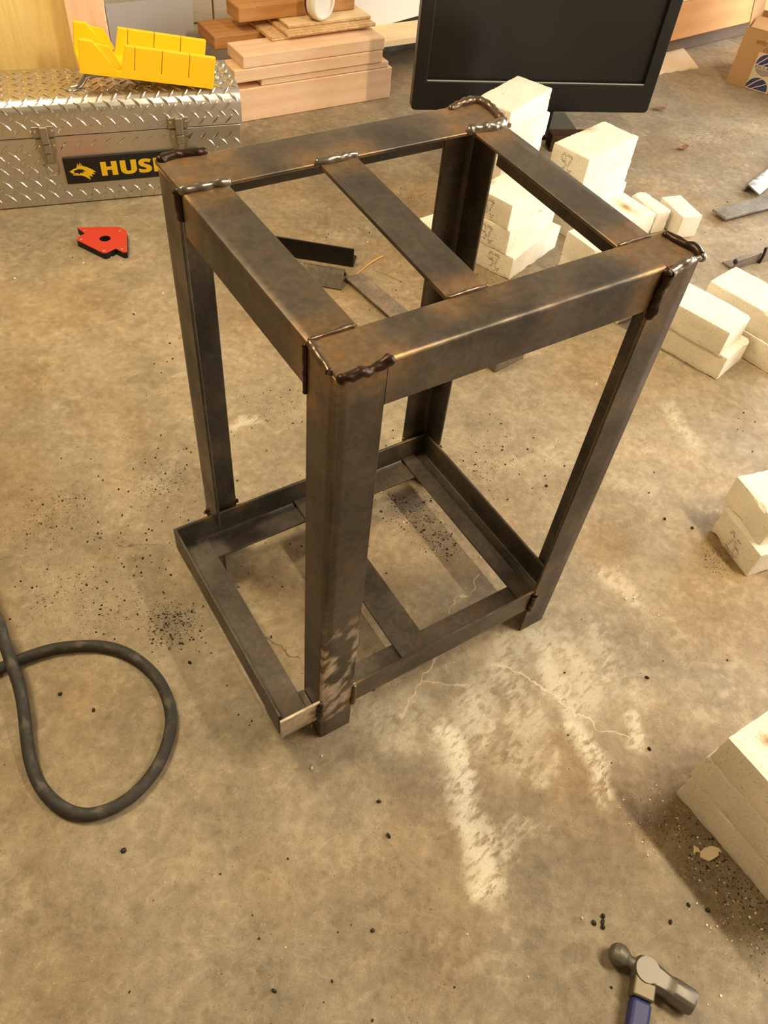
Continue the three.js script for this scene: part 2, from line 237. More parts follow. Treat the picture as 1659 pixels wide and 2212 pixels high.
// ------------------------------------------------------------------ the welded angle-iron frame
const F = 0.0508, T = 0.0045, W = 0.4317, D = 0.3884, H = 0.692, ZB = 0.064;
const heat = [];       // where welds heated the steel: [x, y, z, radius]
const chalk = (x, y, z) => y < 0.0075 && x < 0.056 && z > 0.05 && z < 0.30 ? (1 - smooth(0.06, 0.17, Math.abs(z - 0.165))) * smooth(0.45, 0.6, fbm(x * 70 - z * 40, z * 34 + x * 22, 83, 3) + 0.17 * (1 - x / 0.05) * (1 - smooth(0.16, 0.28, z)) - 0.03) : 0;
function steelColor(x, y, z, edge = 0) {
  const n = noise3(x * 14, y * 14, z * 14, 3), m = noise3(x * 46, y * 46, z * 46, 7), s = 0.72 + n * 0.5 + (m - 0.5) * 0.3; let r = s, g = s, b = s;
  if (edge) { const w = edge * smooth(0.35, 0.6, n * 0.6 + m * 0.4) * (z > H - 0.006 && (y < 0.01 || y > 0.3) ? 2.4 : 0.5); r += w; g += w * 0.97; b += w * 0.9; }  // paints the highlight of the rounded corners into the colour, strongest on top rails
  let hot = 0; for (const h of heat) { const d = Math.hypot(x - h[0], y - h[1], z - h[2]) / h[3]; if (d < 1.5) hot = Math.max(hot, 1 - smooth(0.25, 1.5, d + (n - 0.5) * 0.9 + (m - 0.5) * 0.4)); }
  r *= mix(1, 2.25, hot); g *= mix(1, 1.75, hot); b *= mix(1, 1.15, hot);
  const c = chalk(x, y, z); if (c > 0) { r = mix(r, 6.2, c); g = mix(g, 6.3, c); b = mix(b, 6.4, c); }
  return [r, g, b];
}
function lProfile(wu, wv, t, ro, ri, step) {
  const p = [], seg = (a, b) => { const n = Math.max(1, Math.round(Math.hypot(b[0] - a[0], b[1] - a[1]) / step)); for (let i = 0; i < n; i++) p.push([mix(a[0], b[0], i / n), mix(a[1], b[1], i / n)]); };
  const e = 0.0008;
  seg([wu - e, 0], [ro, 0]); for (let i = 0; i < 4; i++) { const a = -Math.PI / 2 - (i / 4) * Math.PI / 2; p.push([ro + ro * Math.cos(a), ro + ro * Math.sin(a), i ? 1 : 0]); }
  seg([0, ro], [0, wv - e]); p.push([0, wv - e]); p.push([e, wv]); p.push([t - e * 1.5, wv]); seg([t, wv - e * 1.5], [t, t + ri]);
  for (let i = 0; i < 4; i++) { const a = Math.PI + (i / 4) * Math.PI / 2; p.push([t + ri + ri * Math.cos(a), t + ri + ri * Math.sin(a)]); }
  seg([t + ri, t], [wu - e * 1.5, t]); p.push([wu - e * 1.5, t]); p.push([wu, t - e * 1.5]); p.push([wu, e]); return p;
}
// angle iron: corner line starts at o, flanges run along U (wu wide) and Vd (wv wide), the bar along Ld
function angle(o, U, Vd, Ld, len, { wu = F, wv = F, t = T, ro = 0.0035, ri = 0.004, step = 0.007 } = {}) {
  const u = new THREE.Vector3(...U).normalize(), w = new THREE.Vector3(...Vd).normalize(), l = new THREE.Vector3(...Ld).normalize();
  let pr = lProfile(wu, wv, t, ro, ri, step), A = u, B = w;
  if (u.clone().cross(w).dot(l) < 0) pr = pr.slice().reverse();
  const n = Math.max(2, Math.round(len / step)), pos = [], idx = [], edge = [], k = pr.length;
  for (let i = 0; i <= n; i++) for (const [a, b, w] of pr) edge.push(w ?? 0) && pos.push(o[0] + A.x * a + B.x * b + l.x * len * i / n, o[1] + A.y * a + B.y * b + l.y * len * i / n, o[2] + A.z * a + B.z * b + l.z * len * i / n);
  for (let i = 0; i < n; i++) for (let j = 0; j < k; j++) { const a = i * k + j, b = i * k + (j + 1) % k; idx.push(a, a + k, b, b, a + k, b + k); }
  const tri = THREE.ShapeUtils.triangulateShape(pr.map((p) => new THREE.Vector2(p[0], p[1])), []);
  for (const [a, b, c] of tri) { idx.push(a, b, c); idx.push(n * k + a, n * k + c, n * k + b); }
  let g = new THREE.BufferGeometry(); g.setAttribute('position', new THREE.Float32BufferAttribute(pos, 3)); g.setIndex(idx); g.setAttribute('edge', new THREE.Float32BufferAttribute(edge, 1));
  return outward(g);
}
function outward(g) {          // make the winding face outwards (signed volume), then creased normals
  const p = g.attributes.position, ix = g.index.array, a = new THREE.Vector3(), b = new THREE.Vector3(), c = new THREE.Vector3(); let v = 0;
  for (let i = 0; i < ix.length; i += 3) { a.fromBufferAttribute(p, ix[i]); b.fromBufferAttribute(p, ix[i + 1]); c.fromBufferAttribute(p, ix[i + 2]); v += a.dot(b.cross(c)); }
  if (v < 0) for (let i = 0; i < ix.length; i += 3) [ix[i], ix[i + 1]] = [ix[i + 1], ix[i]];
  g = toCreasedNormals(g, 0.62); g.setAttribute('uv', new THREE.Float32BufferAttribute(new Float32Array(g.attributes.position.count * 2), 2)); return g;
}
const plate = (x0, x1, y0, y1, z0, z1, s = 0.008) => { const g = new THREE.BoxGeometry(x1 - x0, y1 - y0, z1 - z0, Math.max(1, Math.round((x1 - x0) / s)), Math.max(1, Math.round((y1 - y0) / s)), Math.max(1, Math.round((z1 - z0) / s))); return g.translate((x0 + x1) / 2, (y0 + y1) / 2, (z0 + z1) / 2); };
const frame = thing('steel_stand', 'welded angle-iron stand frame of brown mill-scale steel, four legs and a low shelf', 'stand');
let steelSeed = 0;
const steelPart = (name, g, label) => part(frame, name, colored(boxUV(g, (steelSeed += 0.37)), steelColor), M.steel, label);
const beads = [];
function bead(pts, r, m, seed) {
  const n = Math.max(10, Math.round(pts.slice(1).reduce((s, p, i) => s + Math.hypot(...p.map((v, k) => v - pts[i][k])), 0) / 0.0025)), g = tube(pts, r, n, 9), p = g.attributes.position, nn = g.attributes.normal;
  for (let i = 0; i < p.count; i++) { const x = p.getX(i), y = p.getY(i), z = p.getZ(i), d = (noise3(x * 190, y * 190, z * 190, seed) - 0.5) * r * 1.1 + (noise3(x * 70, y * 70, z * 70, seed + 4) - 0.5) * r * 1.1; p.setXYZ(i, x + nn.getX(i) * d, y + nn.getY(i) * d, z + nn.getZ(i) * d); }
  // round both ends
  const caps = [pts[0], pts[pts.length - 1]].map((c) => new THREE.IcosahedronGeometry(r * 0.95, 2).translate(...c));
  const q = mergeVertices(g.deleteAttribute('uv') && g); q.computeVertexNormals(); q.setAttribute('uv', new THREE.Float32BufferAttribute(new Float32Array(q.attributes.position.count * 2), 2));
  beads.push([boxUV(merge(q, ...caps)), m]);
  for (const c of [pts[0], pts[Math.floor(pts.length / 2)], pts[pts.length - 1]]) heat.push([...c, (c[2] < 0.3 ? 0.012 : 0.026) + r * 2]);
}
// weld beads: top corners, strap ends, shelf corners
bead([[0.004, -0.002, H - 0.002], [0.020, -0.003, H + 0.000], [0.036, -0.002, H - 0.001], [0.050, -0.002, H + 0.001]], 0.0052, M.weldDark, 1);
bead([[0.001, 0.012, H - 0.003], [0.000, 0.028, H - 0.001], [0.001, 0.046, H + 0.001]], 0.0038, M.weld, 2);
bead([[-0.001, 0.051, H - 0.004], [-0.001, 0.051, H - 0.03], [-0.001, 0.051, H - 0.055]], 0.0026, M.weldDark, 3);
bead([[0.004, 0.0515, H + 0.0005], [0.024, 0.0520, H + 0.001], [0.046, 0.0525, H + 0.0005]], 0.0024, M.weld, 4);
bead([[0.002, 0.322, H + 0.001], [0.018, 0.321, H + 0.002], [0.034, 0.322, H + 0.002], [0.050, 0.321, H + 0.001]], 0.0055, M.weldSilver, 5);
bead([[0.006, 0.392, H + 0.001], [0.03, 0.395, H + 0.002], [0.055, 0.392, H + 0.001]], 0.005, M.weldDark, 6);
bead([[-0.001, 0.328, H - 0.003], [-0.001, 0.326, H - 0.03]], 0.0055, M.weldDark, 7);
bead([[0.160, 0.323, H + 0.001], [0.176, 0.322, H + 0.002], [0.192, 0.323, H + 0.002], [0.207, 0.324, H + 0.001]], 0.0045, M.weldSilver, 8);
bead([[0.148, 0.0515, H], [0.170, 0.0515, H + 0.001], [0.191, 0.052, H]], 0.0022, M.weld, 9);
bead([[0.370, 0.324, H + 0.001], [0.386, 0.322, H + 0.003], [0.404, 0.322, H + 0.002], [0.422, 0.326, H + 0.001]], 0.006, M.weldSilver, 10);
bead([[0.425, 0.330, H], [0.430, 0.350, H + 0.001], [0.433, 0.370, H + 0.002], [0.431, 0.388, H + 0.001], [0.415, 0.392, H + 0.002], [0.395, 0.388, H + 0.001], [0.385, 0.386, H]], 0.005, M.weld, 11);
bead([[0.362, 0.0515, H], [0.385, 0.052, H + 0.001], [0.408, 0.052, H]], 0.002, M.weld, 12);
bead([[0.385, -0.002, H - 0.006], [0.400, -0.002, H - 0.001], [0.417, -0.001, H], [0.430, -0.001, H - 0.001]], 0.0052, M.weldSilver, 13);
bead([[0.428, 0.0, H], [0.431, 0.012, H + 0.001], [0.427, 0.026, H], [0.424, 0.045, H]], 0.005, M.weldDark, 14);
bead([[0.381, -0.0015, H - 0.006], [0.381, -0.002, H - 0.028], [0.3805, -0.0015, H - 0.056]], 0.0062, M.weldDark, 15);
bead([[-0.0018, 0.0015, ZB + 0.046], [-0.003, -0.001, ZB + 0.03], [-0.0018, 0.001, ZB + 0.005]], 0.0046, M.weldDark, 16);
bead([[0.0515, -0.0005, ZB + 0.05], [0.0520, -0.001, ZB + 0.025], [0.0512, -0.0005, ZB + 0.002]], 0.0036, M.weld, 17);
bead([[0.381, -0.001, ZB + 0.045], [0.381, -0.0015, ZB + 0.025], [0.381, -0.001, ZB + 0.004]], 0.0046, M.weldDark, 18);
bead([[-0.002, 0.388, ZB + 0.05], [-0.003, 0.382, ZB + 0.058], [-0.001, 0.376, ZB + 0.066]], 0.003, M.weldDark, 19);
bead([[0.052, 0.384, ZB + 0.052], [0.053, 0.383, ZB + 0.058]], 0.0022, M.weld, 20);
bead([[0.381, 0.382, ZB + 0.053], [0.378, 0.381, ZB + 0.055]], 0.0025, M.weldSilver, 21);
bead([[0.428, 0.336, ZB + 0.053], [0.430, 0.332, ZB + 0.054]], 0.0025, M.weldSilver, 22);
// legs
const zUp = [0, 0, 1];
const legs = [];
legs.push(steelPart('leg', angle([0, 0, 0], [1, 0, 0], [0, 1, 0], zUp, H - T, { step: 0.0048, ro: 0.004 }), 'near leg with a white chalky smear on its lower front'));
steelPart('leg', angle([W, 0, 0], [-1, 0, 0], [0, 1, 0], zUp, H - T));
steelPart('leg', merge(angle([0, D, 0.130], [1, 0, 0], [0, -1, 0], zUp, H - T - 0.130), plate(0, F, D - T, D, 0, 0.1305), plate(0, T, D - F, D - T, 0, ZB - 0.001)));
steelPart('leg', angle([W, D, 0], [-1, 0, 0], [0, -1, 0], zUp, H - T));
// top rails: front and back run through, left and right between them
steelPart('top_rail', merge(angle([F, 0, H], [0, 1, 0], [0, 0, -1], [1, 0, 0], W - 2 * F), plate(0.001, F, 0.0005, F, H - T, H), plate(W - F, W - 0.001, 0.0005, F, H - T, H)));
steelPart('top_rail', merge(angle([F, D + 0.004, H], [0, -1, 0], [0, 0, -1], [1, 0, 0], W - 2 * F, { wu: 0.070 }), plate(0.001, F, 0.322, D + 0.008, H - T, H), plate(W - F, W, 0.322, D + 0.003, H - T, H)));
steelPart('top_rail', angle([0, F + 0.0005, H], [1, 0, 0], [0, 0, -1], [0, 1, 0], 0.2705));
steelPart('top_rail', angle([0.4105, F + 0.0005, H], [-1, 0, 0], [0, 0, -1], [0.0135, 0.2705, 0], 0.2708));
{ // flat strap across the top
  const g = plate(0, 0.046, 0, 1, H - T, H, 0.008), p = g.attributes.position; const g2 = new THREE.BoxGeometry(1, 1, T, 6, 34, 1).translate(0.5, 0.5, H - T / 2), q = g2.attributes.position;
  for (let i = 0; i < q.count; i++) { const u = q.getX(i), v = q.getY(i); q.setXYZ(i, mix(0.146, 0.161, v) + 0.0465 * u, mix(0.0512, 0.3215, v), q.getZ(i)); }
  steelPart('cross_strap', g2);
}
// shelf: front and back bars, left and right bars on top of them, one flat strap
const ZF = ZB;
steelPart('shelf_bar', merge(angle([F, 0.001, ZF], [0, 1, 0], zUp, [1, 0, 0], W - 2 * F), plate(T + 0.001, F, T + 0.001, F, ZF, ZF + T), angle([-0.0615, 0.001, ZF], [0, 1, 0], zUp, [1, 0, 0], 0.0605)));
steelPart('shelf_bar', angle([-0.0605, 0.3795, ZF], [0, -1, 0], zUp, [1, 0, 0], W + 0.054));
steelPart('shelf_bar', angle([-0.0615, 0.0085, ZF + T * 0.98], [1, 0, 0], zUp, [0, 1, 0], 0.366));
steelPart('shelf_bar', angle([0.4265, 0.0075, ZF + T * 0.98], [-1, 0, 0], zUp, [0, 1, 0], 0.366));
steelPart('shelf_strap', plate(0.152, 0.202, 0.0065, 0.374, ZF + T, ZF + 2 * T));
for (const [g, m] of beads) part(frame, 'weld_bead', g, m);

// ------------------------------------------------------------------ insulating fire bricks
const marks = [[37.9, 13.8, 46.3, 14.6], [37.8, 17.7, 48.6, 18.1], [35.2, 20.3, 39.8, 21.0], [35.6, 25.7, 38.8, 26.3], [46.1, 20.7, 49.9, 20.8], [46.5, 25.3, 51.1, 26.1], [36.5, 30.2, 41.5, 32.2], [41.5, 32.0, 47.3, 32.0], [46.9, 30.8, 52.1, 31.7], [40.2, 34.5, 52.6, 34.7], [51.3, 38.3, 55.5, 38.2], [50.4, 41.8, 55.8, 41.9], [43.2, 49.1, 45.6, 47.7], [45.8, 48.0, 52.0, 49.7], [49.5, 46.5, 53.0, 47.4], [51.7, 14.7, 66.6, 14.7], [51.8, 18.1, 69.0, 18.2], [62.5, 20.9, 69.2, 20.3], [60.8, 26.4, 67.0, 25.7], [60.3, 30.8, 65.4, 31.7], [59.1, 34.8, 63.2, 35.7], [58.6, 38.4, 63.2, 38.7], [58.7, 41.8, 61.4, 41.8], [59.5, 46.8, 63.4, 47.1], [62.3, 49.3, 72.6, 49.7], [69.3, 47.2, 74.3, 46.9], [64.1, 54.1, 71.4, 53.7]];
const stampTex = canvasTex(512, 512, (c) => { c.clearRect(0, 0, 512, 512); c.strokeStyle = '#4a3a10'; c.lineCap = 'round'; c.lineWidth = 8.5; for (const [a, b, d, e] of marks) { c.beginPath(); c.moveTo((a - 30) * 10, (b - 10) * 10.4); c.lineTo((d - 30) * 10 + 0.1, (e - 10) * 10.4); c.stroke(); } });
const ink = std({ map: stampTex, transparent: true, roughness: 0.95 });
function brickGeo(l, w, h, seed, burns = []) {
  const nx = Math.round(l / 0.0062), ny = Math.round(w / 0.0062), nz = Math.round(h / 0.0062), g0 = new THREE.BoxGeometry(l, w, h, nx, ny, nz); g0.deleteAttribute('uv'); g0.deleteAttribute('normal');
  const g = mergeVertices(g0, 1e-5), p = g.attributes.position, r = 0.0022, hx = l / 2, hy = w / 2, hz = h / 2;
  for (let i = 0; i < p.count; i++) {
    let x = p.getX(i), y = p.getY(i), z = p.getZ(i);
    const ix = clamp(x, -hx + r, hx - r), iy = clamp(y, -hy + r, hy - r), iz = clamp(z, -hz + r, hz - r), dx = x - ix, dy = y - iy, dz = z - iz, d = Math.hypot(dx, dy, dz);
    const near = (Math.abs(x) > hx - 0.004) + (Math.abs(y) > hy - 0.004) + (Math.abs(z) > hz - 0.004);
    let k = d > 1e-6 ? r / d : 1; x = ix + dx * k; y = iy + dy * k; z = iz + dz * k;
    const rough = (noise3(x * 120, y * 120, z * 120, seed) - 0.5) * 0.0012;
    let chip = near >= 2 ? smooth(0.5, 0.74, noise3(x * 38, y * 38, z * 38, seed + 3)) * smooth(0.5, 0.6, noise3(x * 9, y * 9, z * 9, seed + 1)) * 0.005 + smooth(0.45, 0.7, noise3(x * 160, y * 160, z * 160, seed + 6)) * 0.0011 : 0;
    const L = Math.hypot(dx, dy, dz) || 1; x += (dx / L) * (rough - chip); y += (dy / L) * (rough - chip); z = clamp(z + (dz / L) * (Math.min(0, rough) - chip), -hz, hz);
    p.setXYZ(i, x, y, z);
  }
  g.computeVertexNormals(); g.translate(0, 0, hz);
  const out = boxUV(toCreasedNormals(g, 0.5), seed * 0.31);
  return colored(out, (x, y, z) => { let k = 1 - (noise3(x * 20, y * 20, z * 20, seed + 8) - 0.5) * 0.06, c = [k, k, k]; for (const [bx, by, bz, br, s, el = 1] of burns) { const d = Math.hypot((x - bx) / el, y - by, z - bz) / br + (noise3(x * 90, y * 90, z * 90, 5) - 0.5) * 0.5; const t = s * (1 - smooth(0.05, 1, d)), q = s * (1 - smooth(0, 0.4, d)); c = [c[0] * mix(1, 0.72, t) * mix(1, 0.45, q), c[1] * mix(1, 0.5, t) * mix(1, 0.42, q), c[2] * mix(1, 0.26, t) * mix(1, 0.6, q)]; } return c; });
}
const BR = 'insulating fire bricks lying around the garage';
let brickN = 0;
// corner = the corner that the long side (along ax) and the wide side (along ay = ax turned left) share, at height z
function fireBrick(label, corner, z, yawDeg, { l = 0.229, w = 0.114, h = 0.0635, stamp, burns = [] } = {}) {
  const a = yawDeg * Math.PI / 180, cx = corner[0] + Math.cos(a) * l / 2 - Math.sin(a) * w / 2, cy = corner[1] + Math.sin(a) * l / 2 + Math.cos(a) * w / 2;
  const t = thing('fire_brick', label, 'brick', [cx, cy, z], a);
  part(t, 'brick_body', brickGeo(l, w, h, ++brickN, burns), M.brick);
  if (stamp) { const [s, off = 0, flip] = stamp; const g = new THREE.PlaneGeometry(0.052, 0.052); if (flip) g.rotateZ(Math.PI); g.rotateX(Math.PI / 2).rotateZ(-Math.PI / 2).translate(-l / 2 - 0.0009, off, h / 2 + (s || 0)); part(t, 'printed_mark', g, ink, 'rows of dark slanted ink dashes'); }
  return t;
}
const Hb = 0.0635;
// stack of three printed bricks inside the view of the right rail
fireBrick('printed fire brick at the bottom of the three-brick stack behind the frame', [1.006, 0.836], 0, 18.5, { stamp: [0, -0.004] });
fireBrick('printed fire brick in the middle of the three-brick stack behind the frame', [0.996, 0.858], Hb, 18.5, { stamp: [0, 0.006] });
fireBrick('printed fire brick on top of the three-brick stack, with a scorch mark on its top', [0.992, 0.866], 2 * Hb, 15, { stamp: [0, 0.008], burns: [[-0.07, 0.05, 0.0635, 0.02, 0.9, 1.6]] });
// tower with orange stain: flat brick, split and two bricks
fireBrick('printed fire brick on top of the tower, orange stain at its far corner', [1.279, 0.926], 0.159, 12.6, { stamp: [-0.002, 0.004], burns: [[0.03, 0.052, 0.0635, 0.034, 0.55, 1.5]] });
fireBrick('plain fire brick directly below the orange-stained printed one in the tower', [1.280, 0.926], 0.0955, 12.6);
fireBrick('thin split fire brick sticking out under the orange-stained tower', [1.290, 0.925], Hb, 12.6, { h: 0.0318 });
fireBrick('scorched fire brick lying crosswise under the right end of the tower', [1.519, 0.849], 0, 92, { burns: [[-0.055, 0.0, 0.0635, 0.03, 1, 2.2]] });
fireBrick('fire brick lying under the left end of the tower beside the scorched one', [1.400, 0.93], 0, 97);
fireBrick('short cut fire brick piece lying beside the scorched brick', [1.523, 0.848], 0, -4.5, { l: 0.05, w: 0.114 });
fireBrick('short cut fire brick piece standing alone, rightmost of the tower group', [1.576, 0.800], 0, -13, { l: 0.064, w: 0.1145 });
fireBrick('lower fire brick of the pair seen through the frame below the right rail', [1.252, 0.575], 0, 92);
fireBrick('upper fire brick of the pair seen through the frame below the right rail', [1.254, 0.578], Hb, 92);
// stack in front of the television
fireBrick('fire brick on top of the stack before the television, one dark speck on top', [1.204, 1.166], 3 * Hb, 21.5, { burns: [[-0.03, 0.02, 0.0635, 0.006, 1], [0.112, -0.045, 0.04, 0.03, 0.45]] });
fireBrick('second fire brick from the top in the stack before the television', [1.212, 1.160], 2 * Hb, 21.5);
fireBrick('third fire brick from the top in the stack before the television', [1.207, 1.163], Hb, 21.5);
fireBrick('bottom fire brick in the stack before the television', [1.206, 1.165], 0, 21.5);
fireBrick('fire brick lying behind the rear right leg, only its left end showing', [0.897, 0.985], 0, 4);
// two pairs at the right
fireBrick('upper fire brick with a chipped end, of the pair just right of the right leg', [1.290, 0.345], Hb, 103, { w: 0.102 });
fireBrick('lower fire brick of the pair just right of the right leg', [1.315, 0.332], 0, 103);
fireBrick('upper fire brick of the rear pair cut by the right edge of the picture', [1.455, 0.280], Hb, 99.5, { burns: [[-0.04, 0.05, 0.0635, 0.004, 0.8, 2.5]] });
fireBrick('lower fire brick of the rear pair cut by the right edge of the picture', [1.453, 0.270], 0, 99.5);
fireBrick('upper fire brick of the pair at the right edge beside the floor stain', [0.838, -0.096], Hb, -13);
fireBrick('lower printed fire brick of the pair at the right edge beside the floor stain', [0.822, -0.113], 0, -13, { stamp: [-0.004, 0.0, true] });
// three-brick stack near the hammer
fireBrick('bottom fire brick of the near stack by the hammer', [0.530, -0.560], 0, 91);
fireBrick('middle fire brick of the near stack by the hammer', [0.527, -0.556], Hb, 90.6);
fireBrick('top fire brick of the near stack by the hammer, round scorch mark on top', [0.526, -0.560], 2 * Hb, 90, { burns: [[0.085, 0.014, 0.0635, 0.019, 1]] });

// ------------------------------------------------------------------ diamond-plate tool box
const tb = thing('tool_box', 'aluminium diamond-plate tool box with two latches and a black name plate', 'tool box', [-0.028, 1.652, 0], -0.2124);
{
  const x0 = -0.13, x1 = 0.636, yb = 0.2, R = 0.035, zt = 0.262, zs = 0.177;
  part(tb, 'box_body', boxUV(box(x0, x1, 0.003, yb, 0.002, zs - 0.002, 0.003)), M.alu);
  const prof = [[0, zs + 0.001]]; for (let i = 0; i <= 8; i++) { const a = Math.PI - (i / 8) * Math.PI / 2; prof.push([R + R * Math.cos(a), zt - R + R * Math.sin(a)]); } for (let i = 0; i <= 4; i++) { const a = Math.PI / 2 - (i / 4) * Math.PI / 2; prof.push([yb - 0.015 + 0.015 * Math.cos(a), zt - 0.015 + 0.015 * Math.sin(a)]); } prof.push([yb, zs + 0.001]);
  const lidG = extrude(prof, x1 - x0 + 0.004, 0.0015).applyMatrix4(new THREE.Matrix4().makeBasis(new THREE.Vector3(0, 1, 0), new THREE.Vector3(0, 0, 1), new THREE.Vector3(1, 0, 0))).translate(x0 - 0.002, 0, 0);
  const lid = part(tb, 'lid', boxUV(toCreasedNormals(lidG, 0.5)), M.alu);
  // raised tread bars following the sheet: s runs up the front, round the edge and over the top
  const arc = R * Math.PI / 2, at = (s) => { const f = zt - R; if (s < f) return [0, s, 0, -1, 0]; if (s < f + arc) { const a = (s - f) / R; return [R - R * Math.cos(a), f + R * Math.sin(a), 0, -Math.cos(a), Math.sin(a)]; } return [R + s - f - arc, zt, 0, 0, 1]; };
  const tread = (smin, smax, skip) => {
    const gs = [], P = 0.0345; let row = 0;
    for (let s = smin; s < smax; s += P / 2, row++) for (let x = x0 + 0.01 + (row % 2) * P / 2; x < x1 - 0.012; x += P) {
      if (skip && skip(x, s)) continue;
      const dir = row % 2 ? -1 : 1, hl = 0.0155, pts = []; const k = 6;
      const ring = (h, wd, ln) => { for (let i = 0; i <= k; i++) { const q = (i / k) * 2 - 1, w = wd * (1 - Math.abs(q) ** 1.5); pts.push([q * ln, w, h]); } for (let i = k; i >= 0; i--) { const q = (i / k) * 2 - 1, w = wd * (1 - Math.abs(q) ** 1.5); pts.push([q * ln, -w, h]); } };
      ring(0, 0.0037, hl); ring(0.0021, 0.0015, hl * 0.8); const m = 2 * (k + 1), pos = [], idx = [];
      for (const [a, b, h] of pts) { const c = Math.SQRT1_2, u = (a - b * dir) * c, v = (a * dir + b) * c, [yy, zz, , ny, nz] = at(clamp(s + v, 0.002, 9)); pos.push(x + u, yy + ny * h, zz + nz * h); }
      for (let i = 0; i < m; i++) { const j = (i + 1) % m; idx.push(i, j, m + i, j, m + j, m + i); } for (let i = 0; i < k; i++) idx.push(m + i, m + i + 1, m + 2 * k + 1 - i, m + i + 1, m + 2 * k - i, m + 2 * k + 1 - i);
      const g = new THREE.BufferGeometry(); g.setAttribute('position', new THREE.Float32BufferAttribute(pos, 3)); g.setIndex(idx); gs.push(outward(g));
    }
    return merge(...gs);
  };
  const bodyTread = part(tb, 'tread_pattern', tread(0.014, zs - 0.012, (x, s) => x > 0.168 && x < 0.53 && s > 0.04 && s < 0.137), M.aluBright); bodyTread.userData.kind = 'stuff'; bodyTread.position.z = -0.0025;
  const lidTread = part(lid, 'tread_pattern', tread(zs + 0.014, zt - R + arc + yb - R - 0.02), M.aluBright); lidTread.userData.kind = 'stuff';
  // name plate with wolf head and lettering
  const name = canvasTex(1024, 212, (c, w, h) => {
    c.fillStyle = '#141310'; c.fillRect(0, 0, w, h); const Y = '#ddb41c'; c.fillStyle = Y;
    const poly = (l) => { c.beginPath(); l.forEach(([x, y], i) => (i ? c.lineTo : c.moveTo).call(c, x, y)); c.closePath(); c.fill(); };
    poly([[28, 106], [62, 88], [86, 80], [92, 62], [100, 44], [110, 62], [118, 38], [132, 66], [160, 78], [196, 100], [226, 128], [200, 124], [214, 146], [188, 140], [194, 164], [170, 154], [172, 190], [140, 160], [112, 146], [72, 142], [50, 138], [52, 132], [86, 132], [46, 124], [40, 116]]);
    c.fillStyle = '#141310'; poly([[60, 104], [96, 92], [128, 96], [150, 116], [124, 112], [132, 132], [112, 122], [92, 134], [88, 122], [58, 122], [66, 114]]); poly([[100, 52], [106, 64], [98, 70]]); poly([[120, 48], [126, 64], [116, 66]]);
    c.fillStyle = Y; c.font = 'bold 150px sans-serif'; c.textBaseline = 'middle'; c.save(); c.translate(252, 108); c.scale(1.36, 1); c.lineWidth = 9; c.strokeStyle = Y; c.lineJoin = 'miter'; c.fillText('HUSKY', 0, 0); c.strokeText('HUSKY', 0, 0); c.restore();
  });
  const npg = new THREE.PlaneGeometry(0.338, 0.066).rotateX(Math.PI / 2).translate(0.348, -0.0036, 0.089);
  const np = part(tb, 'name_plate', box(0.178, 0.518, -0.003, 0.004, 0.0555, 0.1225, 0.0015), M.black, 'black name plate with yellow lettering and wolf head');
  part(np, 'lettering', npg, std({ map: name, roughness: 0.4 }));
  for (const [x, z] of [[0.186, 0.063], [0.186, 0.115], [0.51, 0.063], [0.51, 0.115]]) part(np, 'rivet', cyl(0.0028, 0.002, 0.002, 12).rotateX(Math.PI / 2).translate(x, -0.003, z), M.black);
  for (const x of [0.150, 0.474]) {
    const g = merge(box(x - 0.026, x + 0.026, -0.005, 0.001, 0.178, 0.204, 0.002), extrude([[-0.022, 0], [0.022, 0], [0.022, -0.03], [0.012, -0.062], [-0.012, -0.062], [-0.022, -0.03]], 0.004, 0.0008).rotateX(Math.PI / 2).translate(x, -0.001, 0.174));
    const l = part(tb, 'latch', boxUV(g), M.latch);
    part(l, 'hasp', merge(box(x - 0.009, x + 0.010, -0.014, -0.003, 0.164, 0.206, 0.003), box(x - 0.0085, x + 0.0095, -0.012, -0.003, 0.140, 0.163, 0.003), box(x - 0.007, x + 0.008, -0.010, -0.003, 0.118, 0.139, 0.002)), M.latch);
    part(l, 'wire_loop', tube([[x - 0.013, -0.011, 0.132], [x - 0.013, -0.010, 0.09], [x - 0.008, -0.008, 0.085], [x + 0.010, -0.008, 0.085], [x + 0.015, -0.010, 0.09], [x + 0.015, -0.011, 0.14]], 0.0013, 50, 6), M.latch);
    for (const [dx, z] of [[-0.019, 0.193], [0.020, 0.193], [-0.017, 0.158], [0.018, 0.158]]) part(l, 'rivet', cyl(0.0036, 0.0026, 0.002, 12).rotateX(Math.PI / 2).translate(x + dx, -0.0045, z), M.aluBright);
  }
  // carrying handle
  const hd = part(tb, 'handle', tube([[0.236, 0.055, 0.264], [0.252, 0.056, 0.267], [0.266, 0.058, 0.278], [0.275, 0.06, 0.288], [0.30, 0.062, 0.291], [0.35, 0.064, 0.288], [0.375, 0.064, 0.286], [0.386, 0.062, 0.276], [0.398, 0.06, 0.268], [0.412, 0.06, 0.264]], 0.0078, 60, 12), M.zinc);
  for (const x of [0.236, 0.412]) part(hd, 'foot', new THREE.SphereGeometry(0.019, 20, 10).scale(1, 1, 0.28).translate(x, 0.057, 0.2645), M.zinc);
}
